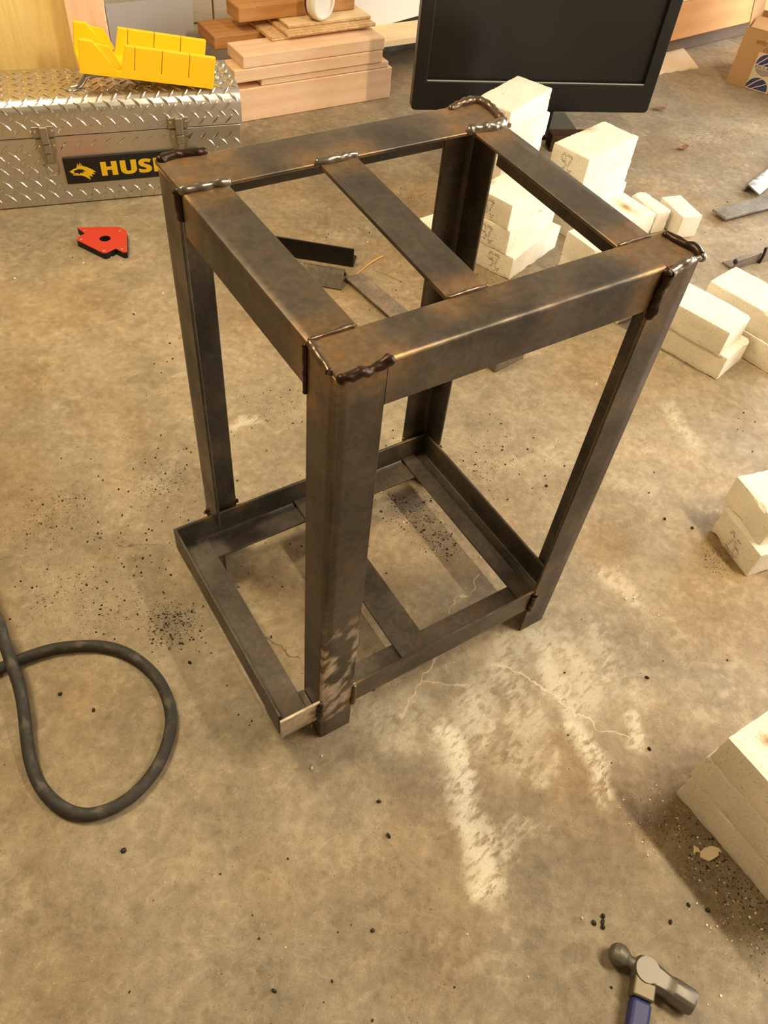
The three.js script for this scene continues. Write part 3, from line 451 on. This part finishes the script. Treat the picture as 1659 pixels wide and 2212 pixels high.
// ------------------------------------------------------------------ yellow mitre box resting on the handle
{
  const t = thing('mitre_box', 'yellow plastic mitre box tilted on the tool box handle', 'mitre box', [0.2285, 1.600, 0.3165]); t.rotation.set(0, -0.2, -0.172, 'YXZ');
  const L = 0.315, h = 0.072, slot = (x) => [[x + 0.0009, h], [x + 0.0009, 0.02], [x - 0.0009, 0.02], [x - 0.0009, h]];
  const wall = () => extrude([[0, 0], [L, 0], [L, h], ...slot(0.252), ...slot(0.187), ...slot(0.124), [0.102, h], [0.096, 0.022], [0.092, 0.016], [0.085, 0.015], [0.032, h - 0.003], [0.028, h], [0, h]], 0.012, 0.0009).rotateX(Math.PI / 2);
  part(t, 'base', boxUV(box(0.001, L - 0.001, 0.004, 0.120, 0, 0.012, 0.0015)), M.yellow);
  part(t, 'side_wall', boxUV(wall().translate(0, 0.012, 0)), M.yellow); part(t, 'side_wall', boxUV(wall().translate(0, 0.124, 0)), M.yellow);
  for (const y of [0.0118, 0.1238]) part(t, 'mitre_guide', boxUV(extrude([[0.034, 0.066], [0.068, 0.063], [0.0945, 0.024], [0.086, 0.016]], 0.006, 0.0006).rotateX(Math.PI / 2).translate(0, y, 0)), M.yellow);
}
// ------------------------------------------------------------------ boards along the back wall
solo('plywood_sheet', 'large pale plywood sheet with brown stains leaning behind the tool box', 'plywood', box(-0.62, 0.335, 0, 0.012, 0, 1.2, 0.001), M.plySheet, [-0.028 + 0.2124 * 0.262, 1.652 + 0.977 * 0.262, 0], -0.2124);
{ const p = scene.children[scene.children.length - 1].geometry; const uv = boxUV(p.clone()); }
solo('wood_stud', 'pale upright stud leaning at the edge of the stained plywood sheet', 'board', boxUV(box(0, 0.093, 0, 0.038, 0, 1.3, 0.003), 0.1, 1), M.fir, [-0.028 + 0.977 * 0.262 + 0.212 * 0.212, 1.652 - 0.212 * 0.262 + 0.977 * 0.212, 0], -0.2124);
solo('grey_board', 'small grey board standing against the wall between stud and lumber', 'board', boxUV(extrude([[0, 0], [0.275, 0], [0.275, 0.231], [0, 0.236]], 0.01, 0.0008).rotateX(Math.PI / 2).translate(0, 0.01, 0)), M.greyBoard, [0.50, 2.262, 0]);
function board(label, x0, x1, y, depth, z0, z1, yaw, m, o = {}) { // front left corner, yaw about it
  return solo(o.name ?? 'lumber_board', label, o.cat ?? 'board', boxUV(box(0, x1 - x0, 0, depth, 0, z1 - z0, o.r ?? 0.004), x0 * 3 + z0 * 7), m, [x0, y, z0], yaw, o.group);
}
const lumber = { group: undefined };
board('wide bottom timber of the lumber stack, pale with knots, lying on the floor', 0.700, 1.305, 1.892, 0.14, 0, 0.097, -0.01, M.fir, { name: 'timber' });
board('thin pink board directly above the bottom timber of the lumber stack', 0.832, 1.290, 1.892, 0.13, 0.0975, 0.1165, -0.012, M.fir);
board('pink board of the lumber stack whose left end overhangs the thin one', 0.742, 1.262, 1.888, 0.088, 0.117, 0.154, -0.01, M.fir);
board('pink board behind, with its right end sticking out of the lumber stack', 0.86, 1.305, 1.982, 0.088, 0.117, 0.154, -0.02, M.fir);
board('clean pink board on top of the pink ones, under the plywood squares', 0.773, 1.266, 1.888, 0.115, 0.1545, 0.190, -0.012, M.fir);
board('dark brown board end at the back left of the lumber stack', 0.755, 1.20, 2.052, 0.14, 0.152, 0.190, -0.03, M.oldWood);
board('lowest square of plywood on the lumber stack', 0.905, 1.250, 1.962, 0.17, 0.1905, 0.1995, 0.02, M.plyEdge, { name: 'plywood_square', cat: 'plywood', r: 0.001 });
board('middle square of plywood on the lumber stack', 0.955, 1.270, 1.950, 0.17, 0.200, 0.209, -0.0, M.plyEdge, { name: 'plywood_square', cat: 'plywood', r: 0.001 });
{
  const t = thing('plywood_square', 'topmost square of plywood on the lumber stack, under the white tub', 'plywood', [0.976, 1.990, 0.2095], -0.01);
  part(t, 'sheet_core', boxUV(box(0, 0.297, 0, 0.15, 0, 0.0075, 0.0008)), M.plyEdge); part(t, 'face_veneer', boxUV(box(0, 0.297, 0, 0.15, 0.0076, 0.0092, 0.0006)), M.ply);
}
board('dark brown board with end grain lying on top of the lumber stack', 0.838, 1.248, 2.049, 0.09, 0.2195, 0.262, 0.0, M.oldWood);
{ // short round tub lying on its side on the plywood squares, base towards us
  const t = thing('plastic_tub', 'white plastic tub lying on the plywood squares, its round base facing us', 'tub', [1.100, 1.985, 0.2188]); t.rotation.set(0, 0.30, 0);
  const ax = (g) => g.translate(0, 0, 0.0508);       // lathe axis runs back along y
  const lab = canvasTex(512, 128, (c) => { c.fillStyle = '#e9dfc6'; c.fillRect(0, 0, 512, 128); c.fillStyle = '#1d2140'; c.fillRect(0, 84, 512, 30); c.fillStyle = '#7d2030'; c.fillRect(0, 114, 512, 14); for (let i = 0; i < 4; i++) { const x = 30 + i * 128; c.fillStyle = '#e4c11c'; c.beginPath(); c.moveTo(x, 76); c.lineTo(x + 60, 76); c.lineTo(x + 30, 20); c.fill(); c.strokeStyle = '#222'; c.lineWidth = 5; c.beginPath(); c.moveTo(x + 9, 71); c.lineTo(x + 51, 71); c.lineTo(x + 30, 33); c.closePath(); c.stroke(); } });
  part(t, 'tub_body', ax(new THREE.LatheGeometry([[0, 0.004], [0.034, 0.004], [0.037, 0.0], [0.044, 0.0], [0.049, 0.003], [0.0505, 0.010], [0.0505, 0.040], [0.046, 0.043], [0, 0.043]].map((p) => new THREE.Vector2(...p)), 40)), M.plastic);
  part(t, 'tub_label', ax(new THREE.CylinderGeometry(0.0508, 0.0508, 0.027, 40, 1, true).rotateX(Math.PI).translate(0, 0.0255, 0)), std({ map: lab, roughness: 0.5, side: THREE.DoubleSide }));
}
// things between lumber and television
solo('white_board', 'big white board leaning on the wall behind the lumber stack', 'board', boxUV(extrude([[0, 0.012], [0.9, 0.12], [0.9, 0.9], [0, 0.9]], 0.02, 0.001).rotateX(Math.PI / 2).translate(0, 0.02, 0)), M.white, [1.22, 2.20, 0.062], 0);
solo('metal_strip', 'dull grey metal strip below the white board by the television', 'metal strip', boxUV(box(0, 0.75, 0, 0.02, 0, 0.15, 0.002)), M.darkScrap, [1.25, 2.23, 0.0], 0);
{ const t = thing('plank', 'raised pale plank between the lumber stack and the television', 'board', [1.25, 2.06, 0], 0.0); part(t, 'plank_top', boxUV(box(0, 0.62, 0, 0.14, 0.088, 0.108, 0.002)), M.ply); part(t, 'support', boxUV(box(0.02, 0.06, 0.04, 0.12, 0, 0.0878, 0.002)), M.oldWood); part(t, 'support', boxUV(box(0.5, 0.54, 0.04, 0.12, 0, 0.0878, 0.002)), M.oldWood); }
// ------------------------------------------------------------------ television
{
  const t = thing('television', 'black flat television standing on the floor behind the bricks', 'television', [1.223, 1.644, 0], -0.3895), w = 0.795, z0 = 0.07, h = 0.5;
  const hole = new THREE.Path([[0.041, 0.086], [0.041, h - 0.04], [w - 0.041, h - 0.04], [w - 0.041, 0.086]].map((p) => new THREE.Vector2(...p)));
  const rr = (x0, x1, y0, y1, r) => { const s = []; for (const [cx, cy, a0] of [[x1 - r, y0 + r, -Math.PI / 2], [x1 - r, y1 - r, 0], [x0 + r, y1 - r, Math.PI / 2], [x0 + r, y0 + r, Math.PI]]) for (let i = 0; i <= 5; i++) s.push([cx + r * Math.cos(a0 + i * Math.PI / 10), cy + r * Math.sin(a0 + i * Math.PI / 10)]); return s; };
  part(t, 'bezel', boxUV(extrude(rr(0, w, 0, h, 0.012), 0.028, 0.003, [hole]).rotateX(Math.PI / 2).translate(0, 0.025, z0)), M.tvBody);
  part(t, 'screen', boxUV(box(0.03, w - 0.03, 0.008, 0.02, z0 + 0.075, z0 + h - 0.03, 0.001)), M.screen);
  part(t, 'rear_shell', boxUV(box(0.06, w - 0.06, 0.02, 0.085, z0 + 0.04, z0 + h - 0.04, 0.02, 4)), M.tvBody);
  part(t, 'trim_line', box(0.041, w - 0.041, -0.005, 0.0, z0 + 0.0850, z0 + 0.0880, 0.0008), M.trim, 'thin grey trim line');
  part(t, 'trim_line', box(0.038, w - 0.038, -0.005, 0.0, z0 + 0.0658, z0 + 0.0680, 0.0008), M.trim);
  part(t, 'trim_line', box(0.395, 0.412, -0.005, 0.0, z0 + 0.010, z0 + 0.0115, 0.0005), M.white);
  const txt = canvasTex(256, 64, (c) => { c.clearRect(0, 0, 256, 64); c.fillStyle = '#e0ddd5'; c.font = 'bold 52px serif'; c.textBaseline = 'middle'; c.textAlign = 'center'; c.fillText('S O N Y', 128, 34); });
  part(t, 'logo', new THREE.PlaneGeometry(0.066, 0.0165).rotateX(Math.PI / 2).translate(0.392, -0.0036, z0 + 0.039), std({ map: txt, transparent: true, roughness: 0.4 }), 'small white letters');
  const est = canvasTex(128, 160, (c) => { c.fillStyle = '#151310'; c.fillRect(0, 0, 128, 160); c.strokeStyle = '#ddd9cf'; c.lineWidth = 8; c.strokeRect(8, 8, 112, 144); c.lineWidth = 7; c.beginPath(); c.arc(62, 52, 30, 0.6, 4.6); c.stroke(); c.beginPath(); c.moveTo(40, 84); c.bezierCurveTo(64, 60, 80, 60, 104, 30); c.stroke(); c.beginPath(); c.moveTo(28, 104); c.lineTo(100, 104); c.stroke(); c.lineWidth = 5; for (let i = 0; i < 4; i++) { c.beginPath(); c.moveTo(28, 118 + i * 8); c.lineTo(100, 118 + i * 8); c.stroke(); } });
  part(t, 'rating_label', new THREE.PlaneGeometry(0.017, 0.024).rotateX(Math.PI / 2).translate(0.777, -0.0036, z0 + 0.081), std({ map: est, roughness: 0.4 }), 'small black and white rating sticker');
  part(t, 'status_led', new THREE.SphereGeometry(0.0016, 10, 8).translate(0.753, -0.0032, z0 + 0.008), M.white);
  part(t, 'stand_neck', boxUV(box(0.31, 0.48, 0.012, 0.05, 0.012, 0.12, 0.006)), M.tvBody);
  part(t, 'stand_base', boxUV(box(0.26, 0.57, -0.052, 0.13, 0, 0.014, 0.006, 3)), M.tvBody);
}
// ------------------------------------------------------------------ right background
{
  const t = thing('cardboard_box', 'open brown cardboard box with a printed cream tape strip', 'box', [2.620, 1.549, 0], -1.1009), w = 0.36, d = 0.26, h = 0.19;
  part(t, 'box_wall', boxUV(merge(box(0, w, 0, 0.005, 0, h, 0.001), box(0, w, d - 0.005, d, 0, h, 0.001), box(0, 0.005, 0.005, d - 0.005, 0, h, 0.001), box(w - 0.005, w, 0.005, d - 0.005, 0, h, 0.001), box(0.005, w - 0.005, 0.005, d - 0.005, 0, 0.005, 0.001))), M.card);
  const flap = (g, x, y, rx, ry) => { g.rotateX(rx).rotateY(ry).translate(x, y, h); part(t, 'flap', boxUV(g), M.card); };
  flap(box(0.012, w, 0, 0.11, 0, 0.004, 0.001), 0, 0.002, 0.10, 0); flap(box(0, 0.004, 0.02, d - 0.01, 0, 0.12, 0.001), 0.0, 0, 0, -0.18); flap(box(0, 0.004, 0.01, d - 0.01, 0, 0.12, 0.001), w - 0.004, 0, 0, 1.3);
  const label = canvasTex(256, 512, (c) => {
    c.fillStyle = '#d9c49d'; c.fillRect(0, 0, 256, 512); const N = '#3a3d63', emblem = (x, y) => { c.save(); c.translate(x, y); c.rotate(-0.0); c.fillStyle = N; c.beginPath(); c.ellipse(0, 0, 120, 150, 0, 0, 7); c.fill(); c.strokeStyle = '#d9c49d'; for (let i = 0; i < 9; i++) { c.lineWidth = 6; c.beginPath(); c.moveTo(-130, 74 + i * 13); c.lineTo(130, 74 + i * 13); c.stroke(); } c.lineWidth = 12; c.beginPath(); c.moveTo(-120, 30); c.bezierCurveTo(-60, -40, -30, -120, 40, -150); c.stroke(); c.beginPath(); c.moveTo(-60, 40); c.bezierCurveTo(-20, -30, 40, -40, 100, -110); c.stroke(); c.fillStyle = '#d9c49d'; c.fillRect(-128, 14, 256, 52); c.fillStyle = N; c.font = 'bold 50px sans-serif'; c.textBaseline = 'middle'; c.fillText('ROCK AUTO', -118, 42, 240); c.restore(); };
    emblem(132, 150); emblem(118, 480);
  });
  part(t, 'tape_strip', new THREE.PlaneGeometry(0.085, 0.125).rotateX(Math.PI / 2).rotateY(-0.0).translate(0.117, -0.0012, 0.0635), std({ map: label, roughness: 0.7 }), 'cream tape strip printed with a dark blue emblem');
  const hand = canvasTex(256, 128, (c) => { c.clearRect(0, 0, 256, 128); c.strokeStyle = '#6d4c32'; c.lineWidth = 6; c.lineCap = 'round'; c.font = 'italic 54px sans-serif'; c.fillStyle = '#6d4c32'; c.fillText('WIRE', 16, 52); c.fillText('Co', 130, 112); });
  part(t, 'handwriting', new THREE.PlaneGeometry(0.08, 0.04).rotateX(Math.PI / 2).translate(0.085, -0.0010, 0.145), std({ map: hand, transparent: true, roughness: 0.9 }), 'faint brown handwritten letters');
  part(t, 'clear_tape', box(0.085, 0.125, -0.0012, 0.0002, 0.160, h - 0.004, 0.0003), std({ color: 0xc9ab80, roughness: 0.35 }));
}
solo('white_tube', 'white plastic tube standing upright behind the cardboard box', 'tube', new THREE.LatheGeometry([[0.044, 0], [0.05, 0], [0.05, 0.6], [0.044, 0.6], [0.044, 0]].map((p) => new THREE.Vector2(...p)), 32).rotateX(Math.PI / 2), M.white, [2.97, 1.55, 0]);
{
  const t = thing('threshold_beam', 'long orange timber beam on a dark sill beyond the cardboard sheet', 'beam', [2.30, 1.782, 0], 0.092);
  part(t, 'sill', boxUV(box(0, 1.7, 0.035, 0.20, 0, 0.060, 0.004)), M.sill, 'dark dirty sill under the beam');
  part(t, 'timber', boxUV(box(0, 1.7, 0.006, 0.045, 0.061, 0.200, 0.006), 0.3), M.timber); part(t, 'cap', boxUV(box(0, 1.7, 0.0, 0.12, 0.2005, 0.23, 0.004)), M.white);
}
solo('cardboard_sheet', 'torn flat sheet of cardboard lying on the floor behind the television', 'cardboard', boxUV(extrude([[2.15, 1.80], [2.32, 1.70], [2.405, 1.693], [2.44, 1.703], [2.47, 1.694], [2.505, 1.70], [2.53, 1.69], [2.57, 1.692], [2.609, 1.682], [2.764, 1.965], [2.45, 1.92]], 0.006, 0.001).translate(0, 0, 0.001)), std({ color: 0xe6cfa8, roughness: 0.85 }));
// ------------------------------------------------------------------ steel scraps on the floor
const rot2 = (x, y, a) => [x * Math.cos(a) - y * Math.sin(a), x * Math.sin(a) + y * Math.cos(a)];
const plain = (g) => boxUV(g, (steelSeed += 0.41));
{ // angle offcut lying ridge up: flanges fall to the floor on both sides
  const L = [-0.755, 0.656, 0], q = Math.SQRT1_2, P = [0.656 * q, 0.755 * q, -q], N = [-0.656 * q, -0.755 * q, -q];
  solo('angle_offcut', 'greenish grey angle-iron offcut lying ridge up, seen through the frame', 'offcut', plain(angle([0.0, 0.0, 0.0385], N, P, L, 0.30)), M.darkScrap, [0.619, 1.005, 0]);
  solo('angle_offcut', 'black angle-iron offcut standing on edge behind the greenish one, rough sawn end', 'offcut', plain(angle([0, 0, 0], [0.656, 0.755, 0], [0, 0, 1], L, 0.34)), std({ map: steelMap, roughness: 0.55, metalness: 0.4, color: 0x77726a }), [0.672, 1.052, 0.0005]);
}
solo('flat_offcut', 'flat grey steel strip on the floor ending at the angle offcuts', 'offcut', plain(extrude([[0.624, 1.010], [0.628, 0.965], [0.638, 0.838], [0.644, 0.77], [0.695, 0.773], [0.690, 0.842], [0.680, 0.94], [0.673, 1.010]], 0.0045, 0.0005).translate(0, 0, 0.006)), M.scrap);
solo('angle_offcut', 'small angle-iron offcut on the floor behind the front top rail', 'offcut', plain(merge(angle([0, 0, 0], [1, 0, 0], [0, 1, 0], [0, 0, 1], 0.046, { wu: 0.092 }))), M.scrap, [0.751, 0.559, 0], 0.12);
solo('steel_offcut', 'rusty brown steel tube end with jagged bright edges before the television stand', 'offcut', plain(merge(box(0, 0.13, 0, 0.05, 0, 0.004, 0.001), box(0, 0.13, 0, 0.004, 0.003, 0.046, 0.001), box(0, 0.13, 0.046, 0.05, 0.003, 0.046, 0.001), box(0, 0.13, 0, 0.05, 0.044, 0.048, 0.001), bar([0, 0, 0.003], [0, 0, 0.046], 0.003), bar([0, 0, 0.003], [0.13, 0, 0.003], 0.003))), std({ map: steelMap, roughness: 0.5, metalness: 0.5, color: 0xd9b08c }), [1.578, 1.360, 0], -0.39);
solo('flat_bar', 'blue-grey flat steel bar with a bright cut end at the right edge', 'steel bar', plain(extrude([[1.778, 0.853], [1.777, 0.798], [1.958, 0.789], [2.30, 0.772], [2.30, 0.827], [2.016, 0.841]], 0.006, 0.0006).translate(0, 0, 0.012)), M.blueSteel);
solo('angle_bar', 'blue-grey angle bar on the floor under the flat steel bar', 'steel bar', plain(angle([0, 0, 0.03], [0.30, -0.95, -0.35], [0.1, 0.32, -0.94], [0.953, 0.30, 0], 0.5, { wu: 0.05, wv: 0.03 })), M.blueSteel, [1.985, 0.905, 0.0]);
{
  const t = thing('welded_angle', 'dark blue-grey angle bar with a welded joint behind the right-hand bricks', 'steel bar', [1.605, 0.612, 0], -0.02);
  part(t, 'angle_piece', plain(angle([0, 0, 0], [0, 1, 0], [0, 0, 1], [1, 0, 0], 0.10, { wu: 0.04, wv: 0.03 })), M.scrap); part(t, 'angle_piece', plain(angle([0.102, -0.006, 0], [0, 1, 0], [0, 0, 1], [1, 0, 0], 0.4, { wu: 0.04, wv: 0.05 })), M.blueSteel);
  part(t, 'weld_bead', tube([[0.1, -0.004, 0.002], [0.101, -0.005, 0.025], [0.1, -0.003, 0.046]], 0.004, 16, 8), M.weldDark); part(t, 'end_bead', new THREE.SphereGeometry(0.007, 12, 8).translate(0.0, 0.004, 0.026), M.weldDark);
}
// ------------------------------------------------------------------ red welding magnet
{
  const t = thing('welding_magnet', 'red arrow-shaped welding magnet with a round hole on the floor', 'magnet', [0.158, 1.39, 0]);
  const o = [[0.115, 1.471], [0.208, 1.435], [0.220, 1.409], [0.188, 1.318], [0.179, 1.320], [0.168, 1.344], [0.142, 1.334], [0.135, 1.337], [0.097, 1.417], [0.101, 1.426], [0.124, 1.437]].reverse().map(([x, y]) => [x - 0.158, y - 1.39]);
  const inset = o.map(([x, y]) => [x * 0.99, y * 0.99]), hole = () => new THREE.Path().absellipse(0.002, 0.006, 0.0135, 0.0135, 0, Math.PI * 2, true);
  part(t, 'plate', boxUV(extrude(o, 0.0012, 0.0004, [hole()]).translate(0, 0, 0.0158)), M.red); part(t, 'plate', boxUV(extrude(o, 0.0012, 0.0004, [hole()]).translate(0, 0, 0.0004)), M.magnet, 'black lower plate');
  part(t, 'magnet_core', boxUV(extrude(inset, 0.0132, 0.0004, [hole()]).translate(0, 0, 0.002)), M.magnet);
  for (const [x, y] of [[0.128, 1.452], [0.204, 1.417], [0.181, 1.336], [0.140, 1.346], [0.107, 1.416]]) part(t, 'screw', new THREE.SphereGeometry(0.0032, 12, 8).scale(1, 1, 0.4).translate(x - 0.158, y - 1.39, 0.0172), M.zinc);
}
// ------------------------------------------------------------------ cable
{
  const pts = [[-0.345, 0.62, 0.02], [-0.345, 0.529, 0.056], [-0.347, 0.400, 0.055], [-0.345, 0.373, 0.052], [-0.347, 0.344, 0.048], [-0.348, 0.311, 0.042], [-0.349, 0.274, 0.036], [-0.354, 0.240, 0.028], [-0.363, 0.201, 0.019], [-0.369, 0.169, 0.012], [-0.369, 0.133, 0.009], [-0.361, 0.102, 0.009], [-0.347, 0.076, 0.009], [-0.328, 0.058, 0.009], [-0.306, 0.050, 0.009], [-0.277, 0.049, 0.009], [-0.247, 0.058, 0.009], [-0.216, 0.078, 0.009], [-0.190, 0.108, 0.009], [-0.177, 0.133, 0.009], [-0.170, 0.168, 0.009], [-0.171, 0.203, 0.009], [-0.182, 0.241, 0.009], [-0.200, 0.273, 0.009], [-0.224, 0.297, 0.009], [-0.258, 0.316, 0.009], [-0.290, 0.328, 0.009], [-0.327, 0.333, 0.009], [-0.354, 0.333, 0.009], [-0.381, 0.333, 0.009], [-0.421, 0.331, 0.009], [-0.60, 0.32, 0.009]];
  solo('power_cable', 'thick dirty black cable looped on the floor at the left', 'cable', tube(pts, 0.0088, 260, 14), M.cable);
}
// ------------------------------------------------------------------ ball-peen hammer
{
  const a = new THREE.Vector2(0.1866, -0.4466), b = new THREE.Vector2(0.2252, -0.5262), ang = Math.atan2(b.y - a.y, b.x - a.x);
  const t = thing('ball_peen_hammer', 'ball-peen hammer with a worn steel head and blue handle', 'hammer', [a.x, a.y, 0], ang);
  const lathe = new THREE.LatheGeometry([[0, -0.0135], [0.006, -0.0125], [0.0105, -0.009], [0.0132, -0.003], [0.0135, 0.002], [0.0118, 0.0075], [0.0085, 0.0115], [0.0075, 0.0145], [0.0085, 0.0185], [0.0145, 0.0225], [0.0172, 0.030], [0.0180, 0.036], [0.0172, 0.044], [0.0158, 0.052], [0.0146, 0.059], [0.0142, 0.0645], [0.0144, 0.067], [0.0152, 0.069], [0.0156, 0.072], [0.0156, 0.0945], [0.0142, 0.0975], [0, 0.098]].map((p) => new THREE.Vector2(...p)), 40).rotateZ(-Math.PI / 2);
  { const p = lathe.attributes.position; for (let i = 0; i < p.count; i++) { const x = p.getX(i), z = p.getZ(i); if (x > 0.018 && x < 0.066) p.setZ(i, clamp(z, -0.0128, 0.0128)); } lathe.computeVertexNormals(); }
  part(t, 'head', boxUV(toCreasedNormals(lathe.translate(0, 0, 0.0157), 0.6)), M.hammer);
  part(t, 'cheek', boxUV(toCreasedNormals(new THREE.CylinderGeometry(0.0150, 0.0162, 0.0264, 36).rotateX(Math.PI / 2).translate(0.0345, 0, 0.0157), 0.5)), M.hammer);
  const H0 = -Math.PI / 2 + 0.18;   // handle runs to the right of the head's axis
  const hg = (x0, x1, w, h, r) => { const g = new RoundedBoxGeometry(x1 - x0, w, h, 3, r).translate((x0 + x1) / 2, 0, 0.0157); return g.rotateZ(H0).translate(0.0345, 0, 0); };
  part(t, 'collar', boxUV(hg(0.008, 0.0330, 0.0275, 0.0225, 0.003)), M.collar);
  part(t, 'handle', boxUV(merge(hg(0.0331, 0.19, 0.0255, 0.020, 0.006), hg(0.185, 0.33, 0.032, 0.026, 0.011))), M.blue, 'blue fibreglass handle');
}
// ------------------------------------------------------------------ small litter
const sliver = (l, w, h, seed) => { const g = new THREE.CylinderGeometry(w * 0.4, w, l, 6, 8).rotateZ(Math.PI / 2).scale(1, 1, h / w), p = g.attributes.position; for (let i = 0; i < p.count; i++) { const x = p.getX(i) / l; p.setY(i, p.getY(i) + Math.sin(x * 5 + seed) * l * 0.02); } return g.translate(0, 0, h); };
solo('straw', 'thick split straw lying by the sawn end of the angle offcuts', 'straw', sliver(0.118, 0.0035, 0.002, 1), M.straw, [0.712, 1.043, 0], 0.38);
solo('straw', 'thin straw lying between the split straw and the flat steel strip', 'straw', sliver(0.082, 0.0014, 0.0012, 2), M.straw, [0.735, 0.985, 0], -1.08);
const leafG = (s, seed) => { const g = new THREE.PlaneGeometry(s, s * 0.42, 10, 4), p = g.attributes.position; for (let i = 0; i < p.count; i++) { const u = p.getX(i) / s * 2, v = p.getY(i) / s * 2; p.setXYZ(i, p.getX(i), p.getY(i) * Math.sqrt(Math.max(0.02, 1 - u * u)), 0.003 + s * 0.16 * (u * u * 0.5 + v * v * 0.8) + noise(u * 3, v * 3, seed) * 0.002); } g.computeVertexNormals(); return g; };
[[1.719, 1.726, 0.05, 0.3, 'curled brown dry leaf by the floor corner of the television'], [2.17, 1.46, 0.045, -0.5, 'reddish dry leaf on the floor right of the television corner'], [1.70, 1.175, 0.05, -0.2, 'curled dry leaf on the floor right of the brick tower'], [2.02, 1.20, 0.05, 0.1, 'pale dry leaf on the open floor toward the cardboard box'], [1.675, 0.92, 0.035, -0.3, 'brown dry leaf beside the lone short brick piece']].forEach(([x, y, s, a, l], i) => solo('dry_leaf', l, 'leaf', leafG(s, i), M.leaf, [x, y, 0.001], a));
const flake = (pts, h) => boxUV(extrude(pts, h, 0.0004).translate(0, 0, 0.0004));
solo('brick_flake', 'large pale brick flake in the shadow of the near brick stack', 'flake', flake([[-0.012, 0.010], [-0.011, -0.002], [-0.004, -0.007], [0.004, -0.012], [0.009, -0.010], [0.010, -0.015], [0.014, -0.010], [0.012, 0], [0.004, 0.008], [-0.004, 0.012]], 0.003), M.chip, [0.391, -0.420, 0], 0.5);
solo('brick_flake', 'small pale brick flake beside the large one in the shadow', 'flake', flake([[-0.006, 0], [0, -0.002], [0.002, -0.006], [0.006, -0.001], [0.004, 0.006], [0, 0.003]], 0.002), M.chip, [0.377, -0.407, 0], 0.2);
const lump = (s) => { const g0 = new THREE.IcosahedronGeometry(1, 1); g0.deleteAttribute('uv'); g0.deleteAttribute('normal'); const g = mergeVertices(g0), p = g.attributes.position; for (let i = 0; i < p.count; i++) { const x = p.getX(i), y = p.getY(i), z = p.getZ(i), k = 0.7 + 0.6 * noise3(x * 1.3 + s, y * 1.3, z * 1.3, s); p.setXYZ(i, x * k, y * k * 0.8, z * k * 0.75); } g.computeVertexNormals(); return g; };
const scatter = (name, label, cat, m, list, seed) => { const r = rand(seed), geo = up(lump(seed)), o = new THREE.InstancedMesh(geo, m, list.length), q = new THREE.Object3D(), c = new THREE.Color(); list.forEach(([x, y, s], i) => { q.position.copy(V(x, y, s * 0.42)); q.rotation.set(r() * 0.5, r() * 6.3, r() * 0.5); q.scale.set(s * (0.7 + r() * 0.6), s * (0.7 + r() * 0.5), s * (0.7 + r() * 0.6)); q.updateMatrix(); o.setMatrixAt(i, q.matrix); const k = 0.7 + r() * 0.6; o.setColorAt(i, c.setRGB(k, k, k)); }); o.name = numbered(name); o.castShadow = o.receiveShadow = true; o.userData = { label, category: cat, kind: 'stuff' }; scene.add(o); };
{
  const r = rand(77), g = [], p = [], away = (x, y) => !(x > 0.40 && x < 0.56 && y < -0.31) && !(x > 0.8 && y < 0.02 && y > -0.2);
  for (let i = 0; i < 5200; i++) { const x = -0.6 + r() * 2.6, y = -0.72 + r() * 2.3, w = fbm(x * 6, y * 6, 91, 3); if (r() < smooth(0.45, 0.75, w) * 0.75 && away(x, y)) g.push([x, y, 0.0005 + r() ** 4 * 0.0019]); }
  for (const [cx, cy, cr, n] of [[-0.116, 0.288, 0.045, 170], [0.362, 0.287, 0.05, 90], [0.371, 0.22, 0.04, 60], [0.27, 0.673, 0.09, 70], [-0.21, 0.6, 0.1, 110], [0.556, 0.36, 0.09, 90], [0.0, 0.6, 0.1, 110], [-0.2, 0.4, 0.1, 80], [0.62, 0.30, 0.12, 60], [0.16, 0.25, 0.1, 80], [0.75, 0.9, 0.15, 60], [-0.1, 0.42, 0.12, 90]]) for (let i = 0; i < n; i++) { const a = r() * 6.28, d = cr * Math.sqrt(-2 * Math.log(1 - r() * 0.99)) * 0.6; g.push([cx + Math.cos(a) * d, cy + Math.sin(a) * d, 0.0004 + r() ** 3 * 0.0018]); }
  for (const [x, y] of [[0.511, -0.173], [0.427, -0.264], [0.027, -0.124], [0.787, 0.060], [0.819, 0.018], [0.316, -0.452], [0.279, -0.454], [0.014, -0.171], [-0.301, -0.009], [-0.203, -0.255], [-0.066, -0.260], [0.200, -0.407], [0.110, 0.029], [0.189, -0.402], [-0.304, 0.253], [-0.270, 0.204], [0.334, -0.470], [0.635, 0.236], [-0.117, 0.209], [0.205, -0.402], [0.196, -0.412]]) g.push([x, y, 0.0028 + r() * 0.0012]);
  scatter('metal_grit', 'dark metal grit and slag crumbs scattered over the concrete floor', 'grit', M.slag, g, 5);
  for (let i = 0; i < 2600; i++) { const x = -0.6 + r() * 2.9, y = -0.72 + r() * 2.5; if (r() < smooth(0.5, 0.75, fbm(x * 5 + 9, y * 5, 97, 3)) * 0.8 && away(x, y)) p.push([x, y, 0.0005 + r() ** 3 * 0.002]); }
  for (let i = 0; i < 260; i++) p.push([0.40 - r() * 0.09, -0.30 - r() * 0.24, 0.0004 + r() ** 3 * 0.0014]);
  scatter('pale_crumbs', 'pale brick crumbs and wood chips scattered over the concrete floor', 'crumbs', M.chip, p, 9);
}
renderer.render(scene, camera);
